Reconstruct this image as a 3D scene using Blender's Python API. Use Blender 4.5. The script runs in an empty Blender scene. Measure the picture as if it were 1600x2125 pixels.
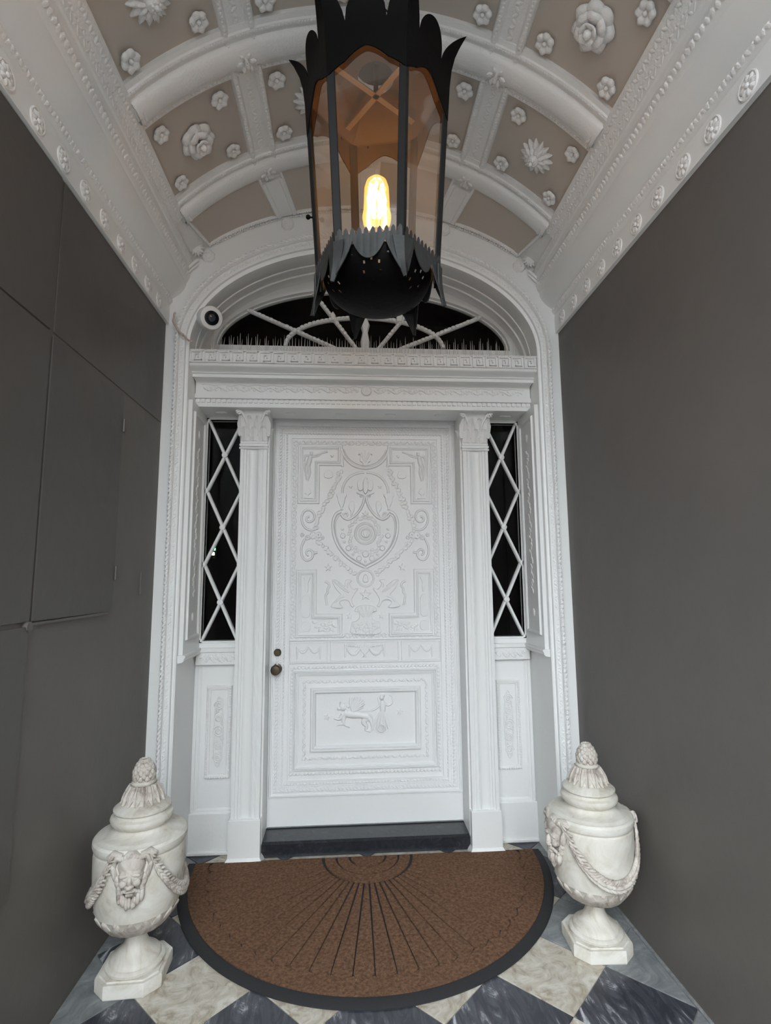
import bpy, math, random
from math import sin, cos, pi, sqrt, radians, atan2
from mathutils import Vector, Matrix
random.seed(7)
SC = bpy.context.scene
COL = SC.collection

# ------------------------------------------------------------------ camera, sky, exposure
cam_d = bpy.data.cameras.new('camera'); cam = bpy.data.objects.new('camera', cam_d); COL.objects.link(cam)
right = Vector((0.997688688, -0.0674928452, -0.00787390424))
up_ = Vector((-0.000872256502, -0.128588049, 0.991697712))
fwd = Vector((0.0679449902, 0.989398721, 0.128349713))
m3 = Matrix((right, up_, -fwd)).transposed()
cam.matrix_world = Matrix.Translation((-0.0996, -2.8754, 1.4874)) @ m3.to_4x4()
cam_d.sensor_fit = 'HORIZONTAL'; cam_d.sensor_width = 36.0
cam_d.lens = 1102.46 / 1600 * 36.0
cam_d.clip_start = 0.02
SC.camera = cam

SKY = 2.2
world = bpy.data.worlds.new('overcast_sky'); SC.world = world; world.use_nodes = True
bg = world.node_tree.nodes['Background']
bg.inputs[0].default_value = (0.88, 0.95, 1.0, 1)
# standard overcast sky: zenith three times as bright as the horizon
_N = world.node_tree.nodes.new; _L = world.node_tree.links.new
_tc = _N('ShaderNodeTexCoord'); _sx = _N('ShaderNodeSeparateXYZ'); _L(_tc.outputs['Generated'], _sx.inputs[0])
_mr = _N('ShaderNodeMapRange'); _mr.inputs['From Min'].default_value = 0; _mr.inputs['From Max'].default_value = 1
_mr.inputs['To Min'].default_value = SKY / 3; _mr.inputs['To Max'].default_value = SKY
_L(_sx.outputs['Z'], _mr.inputs['Value']); _L(_mr.outputs[0], bg.inputs[1])

vs = SC.view_settings
vs.view_transform = 'Standard'; vs.look = 'None'; vs.gamma = 1.0; vs.use_curve_mapping = False
vs.exposure = 2.85

# ------------------------------------------------------------------ materials
def lin(c): return tuple(((x / 255) / 12.92 if x / 255 <= .04045 else ((x / 255 + .055) / 1.055) ** 2.4) for x in c)
def mat(name, col, rough=.5, metal=0., spec=.5, bump=0., bscale=60., var=0., vscale=4., col2=None, dist=1.0):
    m = bpy.data.materials.new(name); m.use_nodes = True
    nt = m.node_tree; b = nt.nodes['Principled BSDF']
    b.inputs['Base Color'].default_value = (*col, 1); b.inputs['Roughness'].default_value = rough
    b.inputs['Metallic'].default_value = metal; b.inputs['Specular IOR Level'].default_value = spec
    tc = nt.nodes.new('ShaderNodeTexCoord')
    if bump:
        n = nt.nodes.new('ShaderNodeTexNoise'); n.inputs['Scale'].default_value = bscale; n.inputs['Detail'].default_value = 4
        nt.links.new(tc.outputs['Object'], n.inputs['Vector'])
        bp = nt.nodes.new('ShaderNodeBump'); bp.inputs['Strength'].default_value = bump; bp.inputs['Distance'].default_value = .003 * dist
        nt.links.new(n.outputs['Fac'], bp.inputs['Height']); nt.links.new(bp.outputs[0], b.inputs['Normal'])
    if var:
        n2 = nt.nodes.new('ShaderNodeTexNoise'); n2.inputs['Scale'].default_value = vscale; n2.inputs['Detail'].default_value = 6; n2.inputs['Roughness'].default_value = .65
        nt.links.new(tc.outputs['Object'], n2.inputs['Vector'])
        r = nt.nodes.new('ShaderNodeValToRGB'); r.color_ramp.elements[0].position = .5 - var; r.color_ramp.elements[1].position = .5 + var
        r.color_ramp.elements[0].color = (*(col2 or [c * .7 for c in col]), 1); r.color_ramp.elements[1].color = (*col, 1)
        nt.links.new(n2.outputs['Fac'], r.inputs[0]); nt.links.new(r.outputs[0], b.inputs['Base Color'])
    return m

def marble(name, base, dark, vein, scale, rot, rough=.3, wave=3., stretch=(1, 1, 1), lo=.35, hi=.65):
    m = bpy.data.materials.new(name); m.use_nodes = True
    nt = m.node_tree; b = nt.nodes['Principled BSDF']; L = nt.links.new; N = nt.nodes.new
    tc = N('ShaderNodeTexCoord'); mp = N('ShaderNodeMapping'); mp.inputs['Rotation'].default_value = (0, 0, rot); mp.inputs['Scale'].default_value = stretch
    L(tc.outputs['Object'], mp.inputs[0])
    no = N('ShaderNodeTexNoise'); no.inputs['Scale'].default_value = scale; no.inputs['Detail'].default_value = 9; no.inputs['Roughness'].default_value = .68; no.inputs['Distortion'].default_value = wave
    L(mp.outputs[0], no.inputs['Vector'])
    r = N('ShaderNodeValToRGB'); e = r.color_ramp.elements
    e[0].position = lo; e[0].color = (*dark, 1); e[1].position = hi; e[1].color = (*vein, 1)
    k = e.new((lo + hi) / 2); k.color = (*base, 1)
    L(no.outputs['Fac'], r.inputs[0]); L(r.outputs[0], b.inputs['Base Color'])
    b.inputs['Roughness'].default_value = rough
    return m

M = {}
M['white'] = mat('white_gloss_paint', (.80, .81, .80), .36, bump=.25, bscale=45)
M['white_thick'] = mat('thick_white_paint', (.80, .80, .79), .42, bump=.9, bscale=110)
M['door_white'] = mat('door_white_paint', (.81, .82, .82), .33, bump=.3, bscale=90)
M['beige'] = mat('beige_coffer_paint', (.51, .455, .40), .6, bump=.1, bscale=30)
M['grey_wall'] = mat('dark_grey_wall_paint', (.132, .119, .107), .5, bump=.35, bscale=9, var=.3, vscale=2.2, col2=(.108, .098, .089), dist=3)
M['grey_panel'] = mat('shaded_panel_paint', (.090, .082, .074), .45, bump=.3, bscale=9, var=.3, vscale=2.2, col2=(.073, .067, .061), dist=3)  # dark panel paint, made deeper to stand for shade on the left wall
M['dark_gap'] = mat('dark_joint', (.01, .01, .01), .9)
M['grout'] = mat('grout', (.22, .20, .18), .8, bump=.4)
M['tile_light'] = marble('cream_marble', (.46, .42, .345), (.25, .19, .135), (.60, .58, .52), 11, .4, lo=.32, hi=.64, wave=1.5)
M['tile_dark'] = marble('dark_veined_marble', (.075, .08, .095), (.03, .033, .043), (.50, .51, .53), 16, .7, stretch=(1.0, .22, 1), lo=.43, hi=.68, wave=1.6)
M['tile_grey'] = marble('grey_marble', (.19, .20, .205), (.11, .12, .13), (.30, .31, .31), 6, .2, lo=.3, hi=.7)
M['sill'] = marble('black_slate', (.028, .031, .038), (.016, .018, .022), (.10, .11, .13), 14, .3, rough=.28, lo=.42, hi=.78)
M['urn'] = marble('aged_white_marble', (.57, .54, .47), (.31, .25, .205), (.67, .65, .60), 7, .5, rough=.6, lo=.30, hi=.60, wave=.8)
M['urn_carved'] = marble('weathered_carved_marble', (.50, .455, .405), (.22, .172, .145), (.62, .59, .54), 14, .2, rough=.75, lo=.32, hi=.64, wave=.8)
M['coir'] = mat('brown_coir', (.295, .168, .102), .95, spec=.1, bump=1.0, bscale=300, var=.20, vscale=75, col2=(.105, .055, .034), dist=3)
M['rubber'] = mat('black_rubber', (.018, .018, .02), .75, bump=.5, bscale=140)
M['iron'] = mat('black_tole_metal', (.0018, .0017, .0016), .55, spec=.07, bump=.4, bscale=50)
M['iron_post'] = mat('dark_post_metal', (.014, .014, .014), .55, spec=.15, bump=.35, bscale=40)
M['tole_lamplit'] = mat('lamplit_brown_tole', (.15, .088, .05), .5, spec=.3, bump=.3, bscale=30)  # the bulb's amber light on the inner metal, put into a brown colour
M['iron_worn'] = mat('worn_grey_tole', (.044, .0455, .044), .5, spec=.25, bump=.35, bscale=40, var=.25, vscale=14, col2=(.018, .019, .019))
M['brass'] = mat('aged_bronze', (.085, .068, .048), .38, metal=.9, bump=.2)
M['steel'] = mat('spike_steel', (.62, .60, .57), .45, metal=.2)
M['plastic'] = mat('white_plastic', (.74, .74, .73), .4)
M['black_gloss'] = mat('black_lens', (.004, .005, .008), .08, spec=.18)
M['lens_glass'] = mat('blue_coated_lens', (.02, .03, .05), .12, spec=.6)
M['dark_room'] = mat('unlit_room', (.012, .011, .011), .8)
M['pave'] = mat('pavement', (.11, .108, .105), .85, bump=.4, bscale=20)
M['street_brick'] = mat('brown_brick', (.16, .12, .10), .8)
M['socket'] = mat('socket_metal', (.36, .24, .14), .5, metal=.3)
M['wire'] = mat('painted_wire', (.50, .42, .36), .6)

def glass(name, tint=(1, 1, 1), rough=.02, fac=1.0):
    m = bpy.data.materials.new(name); m.use_nodes = True; nt = m.node_tree; nt.nodes.clear(); N = nt.nodes.new; L = nt.links.new
    o = N('ShaderNodeOutputMaterial'); mx = N('ShaderNodeMixShader'); t = N('ShaderNodeBsdfTransparent'); g = N('ShaderNodeBsdfGlossy'); f = N('ShaderNodeFresnel')
    t.inputs[0].default_value = (*tint, 1); g.inputs['Roughness'].default_value = rough; f.inputs[0].default_value = 1.45
    mm = N('ShaderNodeMath'); mm.operation = 'MULTIPLY'; mm.inputs[1].default_value = fac
    L(f.outputs[0], mm.inputs[0]); L(mm.outputs[0], mx.inputs[0]); L(t.outputs[0], mx.inputs[1]); L(g.outputs[0], mx.inputs[2]); L(mx.outputs[0], o.inputs[0])
    return m
M['pane'] = glass('window_glass', (.8, .82, .82), .03, .45)
def dusty(name, tint, dust, fac):
    m = glass(name, tint, .06, .3); nt = m.node_tree; mx = [n for n in nt.nodes if n.type == 'MIX_SHADER'][0]; o = [n for n in nt.nodes if n.type == 'OUTPUT_MATERIAL'][0]
    tr = nt.nodes.new('ShaderNodeBsdfTranslucent'); tr.inputs[0].default_value = (*dust, 1); m2 = nt.nodes.new('ShaderNodeMixShader'); m2.inputs[0].default_value = fac
    nt.links.new(mx.outputs[0], m2.inputs[1]); nt.links.new(tr.outputs[0], m2.inputs[2]); nt.links.new(m2.outputs[0], o.inputs[0]); return m
M['lantern_glass'] = dusty('dusty_lantern_glass', (.94, .89, .84), (.8, .75, .68), .03)
M['bulb_glass'] = glass('bulb_glass', (1.0, .93, .8), .02, .6)
def emit(name, col, s):
    m = bpy.data.materials.new(name); m.use_nodes = True; nt = m.node_tree; nt.nodes.clear()
    o = nt.nodes.new('ShaderNodeOutputMaterial'); e = nt.nodes.new('ShaderNodeEmission'); e.inputs[0].default_value = (*col, 1); e.inputs[1].default_value = s
    nt.links.new(e.outputs[0], o.inputs[0]); return m
M['filament'] = emit('glowing_filament', (1.0, .50, .16), 7)
def glow_glass():
    m = glass('glowing_bulb_glass', (1, .9, .7), .02, .6); nt = m.node_tree; o = [n for n in nt.nodes if n.type == 'OUTPUT_MATERIAL'][0]; mx = [n for n in nt.nodes if n.type == 'MIX_SHADER'][0]
    e = nt.nodes.new('ShaderNodeEmission'); e.inputs[0].default_value = (1, .42, .10, 1); e.inputs[1].default_value = .10; ad = nt.nodes.new('ShaderNodeAddShader')
    nt.links.new(mx.outputs[0], ad.inputs[0]); nt.links.new(e.outputs[0], ad.inputs[1]); nt.links.new(ad.outputs[0], o.inputs[0]); return m
M['bulb_glass'] = glow_glass()
M['led_green'] = emit('green_led', (.1, 1, .25), 3)
M['led_yellow'] = emit('yellow_led', (1, .9, .5), 3)

# ------------------------------------------------------------------ mesh helpers
class MB:
    def __init__(s): s.v = []; s.f = []
    def add(s, v, f):
        o = len(s.v); s.v += [tuple(p) for p in v]; s.f += [tuple(i + o for i in q) for q in f]
    def box(s, x0, x1, y0, y1, z0, z1, c=0):
        if c <= 0:
            s.add([(x0, y0, z0), (x1, y0, z0), (x1, y1, z0), (x0, y1, z0), (x0, y0, z1), (x1, y0, z1), (x1, y1, z1), (x0, y1, z1)],
                  [(0, 3, 2, 1), (4, 5, 6, 7), (0, 1, 5, 4), (1, 2, 6, 5), (2, 3, 7, 6), (3, 0, 4, 7)])
        else:
            V = []
            for z, i in ((z0, c), (z0 + c, 0), (z1 - c, 0), (z1, c)):
                V += [(x0 + i, y0 + i, z), (x1 - i, y0 + i, z), (x1 - i, y1 - i, z), (x0 + i, y1 - i, z)]
            F = [(3, 2, 1, 0), (12, 13, 14, 15)]
            for k in range(3):
                for j in range(4): F.append((4 * k + j, 4 * k + (j + 1) % 4, 4 * k + 4 + (j + 1) % 4, 4 * k + 4 + j))
            s.add(V, F)
    def ell(s, c, ax, ay, az, nu=8, nv=5):
        c = Vector(c); ax = Vector(ax); ay = Vector(ay); az = Vector(az)
        V = [c - az]; F = []
        for j in range(1, nv):
            t = -pi / 2 + pi * j / nv
            for i in range(nu):
                a = 2 * pi * i / nu
                V.append(c + ax * (cos(t) * cos(a)) + ay * (cos(t) * sin(a)) + az * sin(t))
        V.append(c + az); n = len(V) - 1
        for i in range(nu): F.append((0, 1 + (i + 1) % nu, 1 + i)); F.append((n, 1 + (nv - 2) * nu + i, 1 + (nv - 2) * nu + (i + 1) % nu))
        for j in range(nv - 2):
            for i in range(nu): F.append((1 + j * nu + i, 1 + j * nu + (i + 1) % nu, 1 + (j + 1) * nu + (i + 1) % nu, 1 + (j + 1) * nu + i))
        s.add(V, F)
    def ball(s, c, r, nu=8, nv=5): s.ell(c, (r, 0, 0), (0, r, 0), (0, 0, r), nu, nv)
    def tube(s, pts, r, n=8, closed=False, ref=(0, 1, 0), ry=None):
        P = [Vector(p) for p in pts]; k = len(P); V = []; F = []
        for i, p in enumerate(P):
            if closed: t = P[(i + 1) % k] - P[i - 1]
            else: t = P[min(i + 1, k - 1)] - P[max(i - 1, 0)]
            if t.length < 1e-9: t = Vector((0, 0, 1))
            t.normalize(); a = Vector(ref); a = a - t * a.dot(t)
            if a.length < 1e-4: a = Vector((1, 0, 0)); a = a - t * a.dot(t)
            a.normalize(); b = t.cross(a)
            rr = r[i] if isinstance(r, (list, tuple)) else r
            r2 = rr if ry is None else (ry[i] if isinstance(ry, (list, tuple)) else ry)
            for j in range(n):
                g = 2 * pi * j / n; V.append(p + a * (r2 * cos(g)) + b * (rr * sin(g)))
        for i in range(k if closed else k - 1):
            for j in range(n):
                i2 = (i + 1) % k; F.append((i * n + j, i * n + (j + 1) % n, i2 * n + (j + 1) % n, i2 * n + j))
        if not closed:
            F.append(tuple(range(n))[::-1]); F.append(tuple((k - 1) * n + j for j in range(n)))
        s.add(V, F)
    def lathe(s, prof, n=48, c=(0, 0, 0), mod=None, cap=True):
        V = []; F = []; k = len(prof)
        for i, (r, z) in enumerate(prof):
            for j in range(n):
                a = 2 * pi * j / n; rr = r * (mod(i, a) if mod else 1)
                V.append((c[0] + rr * cos(a), c[1] + rr * sin(a), c[2] + z))
        for i in range(k - 1):
            for j in range(n): F.append((i * n + j, i * n + (j + 1) % n, (i + 1) * n + (j + 1) % n, (i + 1) * n + j))
        if cap: F.append(tuple(range(n))[::-1]); F.append(tuple((k - 1) * n + j for j in range(n)))
        s.add(V, F)
    def grid(s, rows, closed=False):
        n = len(rows[0]); V = [p for r in rows for p in r]; F = []
        for i in range(len(rows) - 1):
            for j in range(n if closed else n - 1): F.append((i * n + j, i * n + (j + 1) % n, (i + 1) * n + (j + 1) % n, (i + 1) * n + j))
        s.add(V, F)
    def slab(s, rows, off):
        """a solid patch: grid rows and the same grid moved by off(p)"""
        n = len(rows[0]); k = len(rows); A = [Vector(p) for r in rows for p in r]; B = [p + off(p) for p in A]; m = len(A); F = []
        for i in range(k - 1):
            for j in range(n - 1):
                a, b, c, d = i * n + j, i * n + j + 1, (i + 1) * n + j + 1, (i + 1) * n + j
                F.append((a, b, c, d)); F.append((d + m, c + m, b + m, a + m))
        ring = [j for j in range(n)] + [i * n + n - 1 for i in range(1, k)] + [(k - 1) * n + j for j in range(n - 2, -1, -1)] + [i * n for i in range(k - 2, 0, -1)]
        for q in range(len(ring)):
            a, b = ring[q], ring[(q + 1) % len(ring)]; F.append((b, a, a + m, b + m))
        s.add(A + B, F)
    def relief(s, poly, y0, h, inset):
        """low relief: polygon in (x,z) standing h proud of y0 (towards -y), edges sloped by inset"""
        n = len(poly); area = sum(poly[i][0] * poly[(i + 1) % n][1] - poly[(i + 1) % n][0] * poly[i][1] for i in range(n))
        if area < 0: poly = poly[::-1]
        T = []
        for i in range(n):
            a = Vector(poly[i - 1]); b = Vector(poly[i]); c = Vector(poly[(i + 1) % n])
            e1 = (b - a); e2 = (c - b)
            if e1.length < 1e-9 or e2.length < 1e-9: T.append(b); continue
            e1.normalize(); e2.normalize(); n1 = Vector((-e1.y, e1.x)); n2 = Vector((-e2.y, e2.x)); nn = n1 + n2
            d = max(nn.length_squared / 2, .35); T.append(b + nn / d * inset)
        V = [(p[0], y0, p[1]) for p in poly] + [(p[0] * .6 + t.x * .4, y0 - h * .75, p[1] * .6 + t.y * .4) for p, t in zip(poly, T)] + [(t.x, y0 - h, t.y) for t in T]
        F = [(i, (i + 1) % n, n + (i + 1) % n, n + i) for i in range(n)] + [(n + i, n + (i + 1) % n, 2 * n + (i + 1) % n, 2 * n + i) for i in range(n)] + [tuple(2 * n + i for i in range(n))]
        s.add(V, F)
    def frame(s, poly, y0, prof):
        """mitred moulding along a closed polygon in (x,z); prof = [(offset outward, height towards -y)]"""
        n = len(poly); area = sum(poly[i][0] * poly[(i + 1) % n][1] - poly[(i + 1) % n][0] * poly[i][1] for i in range(n))
        if area < 0: poly = poly[::-1]
        k = len(prof); V = []; F = []
        for i in range(n):
            a = Vector(poly[i - 1]); b = Vector(poly[i]); c = Vector(poly[(i + 1) % n]); e1 = (b - a).normalized(); e2 = (c - b).normalized()
            n1 = Vector((e1.y, -e1.x)); n2 = Vector((e2.y, -e2.x)); nn = n1 + n2; mt = nn / (nn.length_squared / 2)
            for o, h in prof: q = b + mt * o; V.append((q.x, y0 - h, q.y))
        for i in range(n):
            for j in range(k - 1): i2 = (i + 1) % n; F.append((i * k + j, i * k + j + 1, i2 * k + j + 1, i2 * k + j))
        s.add(V, F)
    def extrude_x(s, prof, x0, x1):
        n = len(prof); s.add([(x0, y, z) for y, z in prof] + [(x1, y, z) for y, z in prof],
                             [(i, (i + 1) % n, n + (i + 1) % n, n + i) for i in range(n)] + [tuple(range(n))[::-1], tuple(n + i for i in range(n))])
    def extrude_y(s, prof, y0, y1):
        n = len(prof); s.add([(x, y0, z) for x, z in prof] + [(x, y1, z) for x, z in prof],
                             [(i, (i + 1) % n, n + (i + 1) % n, n + i) for i in range(n)] + [tuple(range(n))[::-1], tuple(n + i for i in range(n))])
    def mesh(s, name, m, smooth=35):
        me = bpy.data.meshes.new(name); me.from_pydata(s.v, [], s.f); me.update()
        bm_fix(me)
        me.materials.append(M[m] if isinstance(m, str) else m)
        if smooth:
            me.polygons.foreach_set('use_smooth', [True] * len(me.polygons)); me.set_sharp_from_angle(angle=radians(smooth))
        return me
import bmesh
def bm_fix(me):
    b = bmesh.new(); b.from_mesh(me); bmesh.ops.recalc_face_normals(b, faces=b.faces); b.to_mesh(me); b.free()

def link(name, data, parent=None, loc=None, rot=None):
    o = bpy.data.objects.new(name, data); COL.objects.link(o)
    if parent is not None: o.parent = parent
    if loc is not None: o.location = loc
    if rot is not None: o.rotation_euler = rot
    return o
def part(name, mb, m, parent=None, smooth=35, loc=None, rot=None): return link(name, mb.mesh(name, m, smooth), parent, loc, rot)
def tag(o, label, cat, group=None, kind=None):
    o['label'] = label; o['category'] = cat
    if group: o['group'] = group
    if kind: o['kind'] = kind
    return o
def empty(name, loc=(0, 0, 0), rz=0.):
    o = bpy.data.objects.new(name, None); COL.objects.link(o); o.location = loc; o.rotation_euler = (0, 0, rz); o.empty_display_size = .1; return o
def struct(o, label, cat): return tag(o, label, cat, kind='structure')
def resample(P, step):
    P = [Vector(p) for p in P]; out = [P[0]]; d = 0.
    for a, b in zip(P, P[1:]):
        L = (b - a).length
        if L < 1e-9: continue
        t = step - d
        while t <= L: out.append(a + (b - a) * (t / L)); t += step
        d = (d + L) % step
    return out
def rows_along(mb, path, step, make):
    """calls make(point, tangent, k) at every step of a path"""
    Q = resample(path, step)
    for k in range(len(Q)):
        t = (Q[min(k + 1, len(Q) - 1)] - Q[max(k - 1, 0)])
        if t.length > 0: make(Q[k], t.normalized(), k)
def star(cx, cz, r, rot=0, k=.42): return [(cx + (r if i % 2 == 0 else r * k) * sin(rot + pi * i / 5), cz + (r if i % 2 == 0 else r * k) * cos(rot + pi * i / 5)) for i in range(10)]
def circ(cx, cz, r, n=20, rz=None): return [(cx + r * cos(2 * pi * i / n), cz + (rz or r) * sin(2 * pi * i / n)) for i in range(n)]

# ------------------------------------------------------------------ dimensions
W = 1.12          # half width of the passage
BH = 3.5  # height of the added house front, set by how much sky it blocks
RFRONT = -6.0  # right wall carried out past the opening to keep light off the left
FRONT = -3.3     # where the passage opens to the street
DY = .42          # face of the door leaf
WY = .33          # plane of the sidelights
RX = .985         # half width between the reveals

# ------------------------------------------------------------------ setting: ground, floor, walls
g = MB(); g.box(-9, 9, -12, FRONT, -.3, -.02); struct(part('ground', g, 'pave'), 'grey pavement outside the entrance passage', 'pavement')  # unseen ground added outside, dark to limit light bounced onto the vault
g = MB(); g.box(-14, 14, -14.3, -14, -.3, BH); struct(part('wall_street_blocker', g, 'street_brick', smooth=0), 'plain brown house front added across the street to block low sky', 'wall')  # unseen house front, added to shut out light from near the horizon
fl = MB(); fl.box(-1.32, 1.32, FRONT, 2.1, -.3, -.004)
floor = struct(part('floor', fl, 'grout'), 'chequered marble floor laid in diamonds', 'floor')
H = .2233
tile_cache = {}
def clip(poly, x0, x1, y0, y1):
    for ax, v, sg in ((0, x0, 1), (0, x1, -1), (1, y0, 1), (1, y1, -1)):
        out = []
        for i in range(len(poly)):
            a, b = poly[i - 1], poly[i]; da = (a[ax] - v) * sg; db = (b[ax] - v) * sg
            if (da < 0) != (db < 0): t = da / (da - db); out.append((a[0] + (b[0] - a[0]) * t, a[1] + (b[1] - a[1]) * t))
            if db >= 0: out.append(b)
        poly = out
        if not poly: return []
    return poly
for i in range(-6, 7):
    for j in range(-18, 7):
        if (i + j) % 2 == 0: continue
        cx, cy = i * H, -.67 + j * H
        if abs(cx) > 1.3 or cy < FRONT - .1 or cy > .6: continue
        q = H - .0022
        poly = clip([(cx + q, cy), (cx, cy + q), (cx - q, cy), (cx, cy - q)], -W + .001, W - .001, FRONT, .5)
        if len(poly) < 3: continue
        light = (i % 2) != 0
        kind = 'tile_light' if light else 'tile_dark'
        if abs(i) == 5 or (i == 4 and j == 1): kind = 'tile_grey'
        n = len(poly); dz = random.uniform(-.0008, .0008); c = (sum(p[0] for p in poly) / n, sum(p[1] for p in poly) / n)
        V = [(x - c[0], y - c[1], -.02) for x, y in poly] + [(x - c[0], y - c[1], -.0012) for x, y in poly] + [((x - c[0]) * .99, (y - c[1]) * .99, 0) for x, y in poly]
        t = MB(); t.add(V, [(a, (a + 1) % n, n + (a + 1) % n, n + a) for a in range(n)] + [(n + a, n + (a + 1) % n, 2 * n + (a + 1) % n, 2 * n + a) for a in range(n)] + [tuple(2 * n + a for a in range(n))])
        part('tile', t, kind, floor, smooth=0, loc=(c[0], c[1], dz), rot=(0, 0, 0))

wl = MB(); wl.box(-1.40, -W, FRONT, .36, -.02, 4.0)
wall_l = struct(part('wall_left', wl, 'grey_wall'), 'dark grey painted side wall with flush metal access panels', 'wall')
wr = MB(); wr.box(W, 1.40, RFRONT, .36, -.02, 4.0)
wall_r = struct(part('wall_right', wr, 'grey_wall'), 'plain dark grey painted side wall on the right, extended outside to block light', 'wall')
# flush panels on the left wall (seams are the gaps between the raised plates)
def plate(y0, y1, z0, z1, th=.006, r=.02, corners=(0, 0, 0, 0)):
    P = []
    for (cy, cz, a0, on) in ((y1, z1, 0, corners[0]), (y0, z1, 90, corners[1]), (y0, z0, 180, corners[2]), (y1, z0, 270, corners[3])):
        sy = -1 if cy == y1 else 1; sz = -1 if cz == z1 else 1
        rr = r if on else .004
        for k in range(5): a = radians(a0 + 22.5 * k); P.append((cy + sy * rr + rr * cos(a), cz + sz * rr + rr * sin(a)))
    n = len(P); my = sum(p[0] for p in P) / n; mz = sum(p[1] for p in P) / n; mb = MB()
    ins = lambda p, d: (p[0] + (d if p[0] < my else -d), p[1] + (d if p[1] < mz else -d))
    V = [(-W - .004, *p) for p in P] + [(-W + th - .0015, *p) for p in P] + [(-W + th, *ins(p, .0015)) for p in P]
    mb.add(V, [(a, (a + 1) % n, n + (a + 1) % n, n + a) for a in range(n)] + [(n + a, n + (a + 1) % n, 2 * n + (a + 1) % n, 2 * n + a) for a in range(n)] + [tuple(2 * n + a for a in range(n))])
    return mb
hatch = part('access_hatch', plate(-1.070, -.485, 1.366, 2.334, r=.03, corners=(1, 0, 0, 1)), 'grey_panel', wall_l, smooth=0)
part('wall_panel', plate(FRONT + .03, -1.082, 1.366, 2.336), 'grey_panel', wall_l, smooth=0)
part('wall_panel', plate(FRONT + .03, -1.086, 2.346, 2.912), 'grey_panel', wall_l, smooth=0)
part('wall_panel', plate(-1.066, -.02, 2.346, 2.912, th=.004), 'grey_panel', wall_l, smooth=0)
part('wall_panel', plate(FRONT + .03, -1.096, .55, 1.352, th=.012, r=.05, corners=(0, 0, 0, 1)), 'grey_panel', wall_l, smooth=0)
for z in (2.19, 1.53):
    h = MB(); h.tube([(-W + .007, -.478, z - .03), (-W + .007, -.478, z + .03)], .007); part('hinge', h, 'grey_panel', hatch)
k = MB(); k.tube([(-W, -1.095, 1.352), (-W + .016, -1.095, 1.352)], .016, 12); k.tube([(-W + .008, -1.09, 1.357), (-W + .008, -.53, 1.362)], .005); part('bolt', k, 'grey_wall', wall_l)
k = MB(); k.box(-W - .002, -W + .006, -.185, -.150, 1.43, 1.535, .002); part('cover_plate', k, 'grey_wall', wall_l)

bb = MB(); bb.box(W - .010, W + .002, FRONT, -.02, -.002, .010, .002)
struct(part('baseboard_right', bb, 'tile_grey', smooth=0), 'thin grey stone edging along the foot of the right wall', 'edging')

# ------------------------------------------------------------------ setting: end wall with the arched opening
Z0, BA = 2.79, .60
def arch(a, b, z0, n=48, zl=0.):
    P = [(-a, zl + (z0 - zl) * k / 12) for k in range(12)]
    P += [(-a * cos(pi * k / n), z0 + b * sin(pi * k / n)) for k in range(n + 1)]
    return P + [(a, z0 - (z0 - zl) * k / 12) for k in range(1, 13)]
INN = arch(RX, BA, Z0)
def outer_pt(x, z, i, n):
    if z <= Z0 + .001: return (W + .1 if x > 0 else -W - .1, z)
    d = Vector((x, z - Z0)); t = min((W + .1) / max(abs(d.x), 1e-6), (4.0 - Z0) / max(d.y, 1e-6)); return (d.x * t, Z0 + d.y * t)
OUT = [outer_pt(x, z, i, len(INN)) for i, (x, z) in enumerate(INN)]
def shrink(d, dz=0): return arch(RX - d, BA - d * .9 + dz, Z0)
wb = MB()
rows = [[(x, 0, z) for x, z in OUT], [(x, 0, z) for x, z in INN]]
for d, y in ((0, .095), (-.003, .100), (-.010, .102), (-.010, .112), (-.016, .116), (-.016, .195), (-.022, .205), (-.034, .208), (-.034, WY + .04)):
    rows.append([(x, y, z) for x, z in shrink(d)])
# below the springing the reveal is plain: keep the legs at RX
for r in rows[2:]:
    for i, (x, y, z) in enumerate(r):
        if z < 2.60: r[i] = (RX if x > 0 else -RX, y, z)
wb.grid(rows)
wall_b = struct(part('wall_back', wb, 'white', smooth=30), 'white plaster end wall with the arched door recess', 'wall')
# rooms behind the glass are unlit
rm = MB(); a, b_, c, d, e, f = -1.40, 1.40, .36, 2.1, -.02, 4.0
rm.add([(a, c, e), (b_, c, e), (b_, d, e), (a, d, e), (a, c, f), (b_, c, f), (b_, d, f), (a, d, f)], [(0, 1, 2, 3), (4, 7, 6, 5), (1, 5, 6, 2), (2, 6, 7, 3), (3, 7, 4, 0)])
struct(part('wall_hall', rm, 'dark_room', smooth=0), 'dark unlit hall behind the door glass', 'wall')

# ------------------------------------------------------------------ vault
RV, ZC = 1.335, 2.459
def vp(phi, y, r=RV): return Vector((r * sin(radians(phi)), y, ZC + r * cos(radians(phi))))
def vn(phi): return Vector((-sin(radians(phi)), 0, -cos(radians(phi))))       # towards the passage
PH = 49.7
RIBY = [-.30, -.91, -1.52, -2.13]
cb = MB(); rows = []
for y in (FRONT, -.30):
    rows.append([vp(-52 + 104 * i / 64, y, RV + .02) for i in range(65)])
cb.slab(rows, lambda p: Vector((0, 0, .06)))
cb.box(-1.40, 1.40, FRONT, .36, 3.92, 4.05)  # unseen slab added over the vault to stop sky light leaking in
ceiling = struct(part('ceiling', cb, 'white_thick'), 'coffered barrel vault with white ribs and beige panels studded with flowers', 'ceiling')
bays = [(RIBY[k + 1] + .105, RIBY[k] - .10) for k in range(3)] + [(FRONT + .01, RIBY[3] - .10)]
PHC = [(-47, -27.4), (-21.2, -3.1), (3.1, 21.2), (27.4, 47)]
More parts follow.
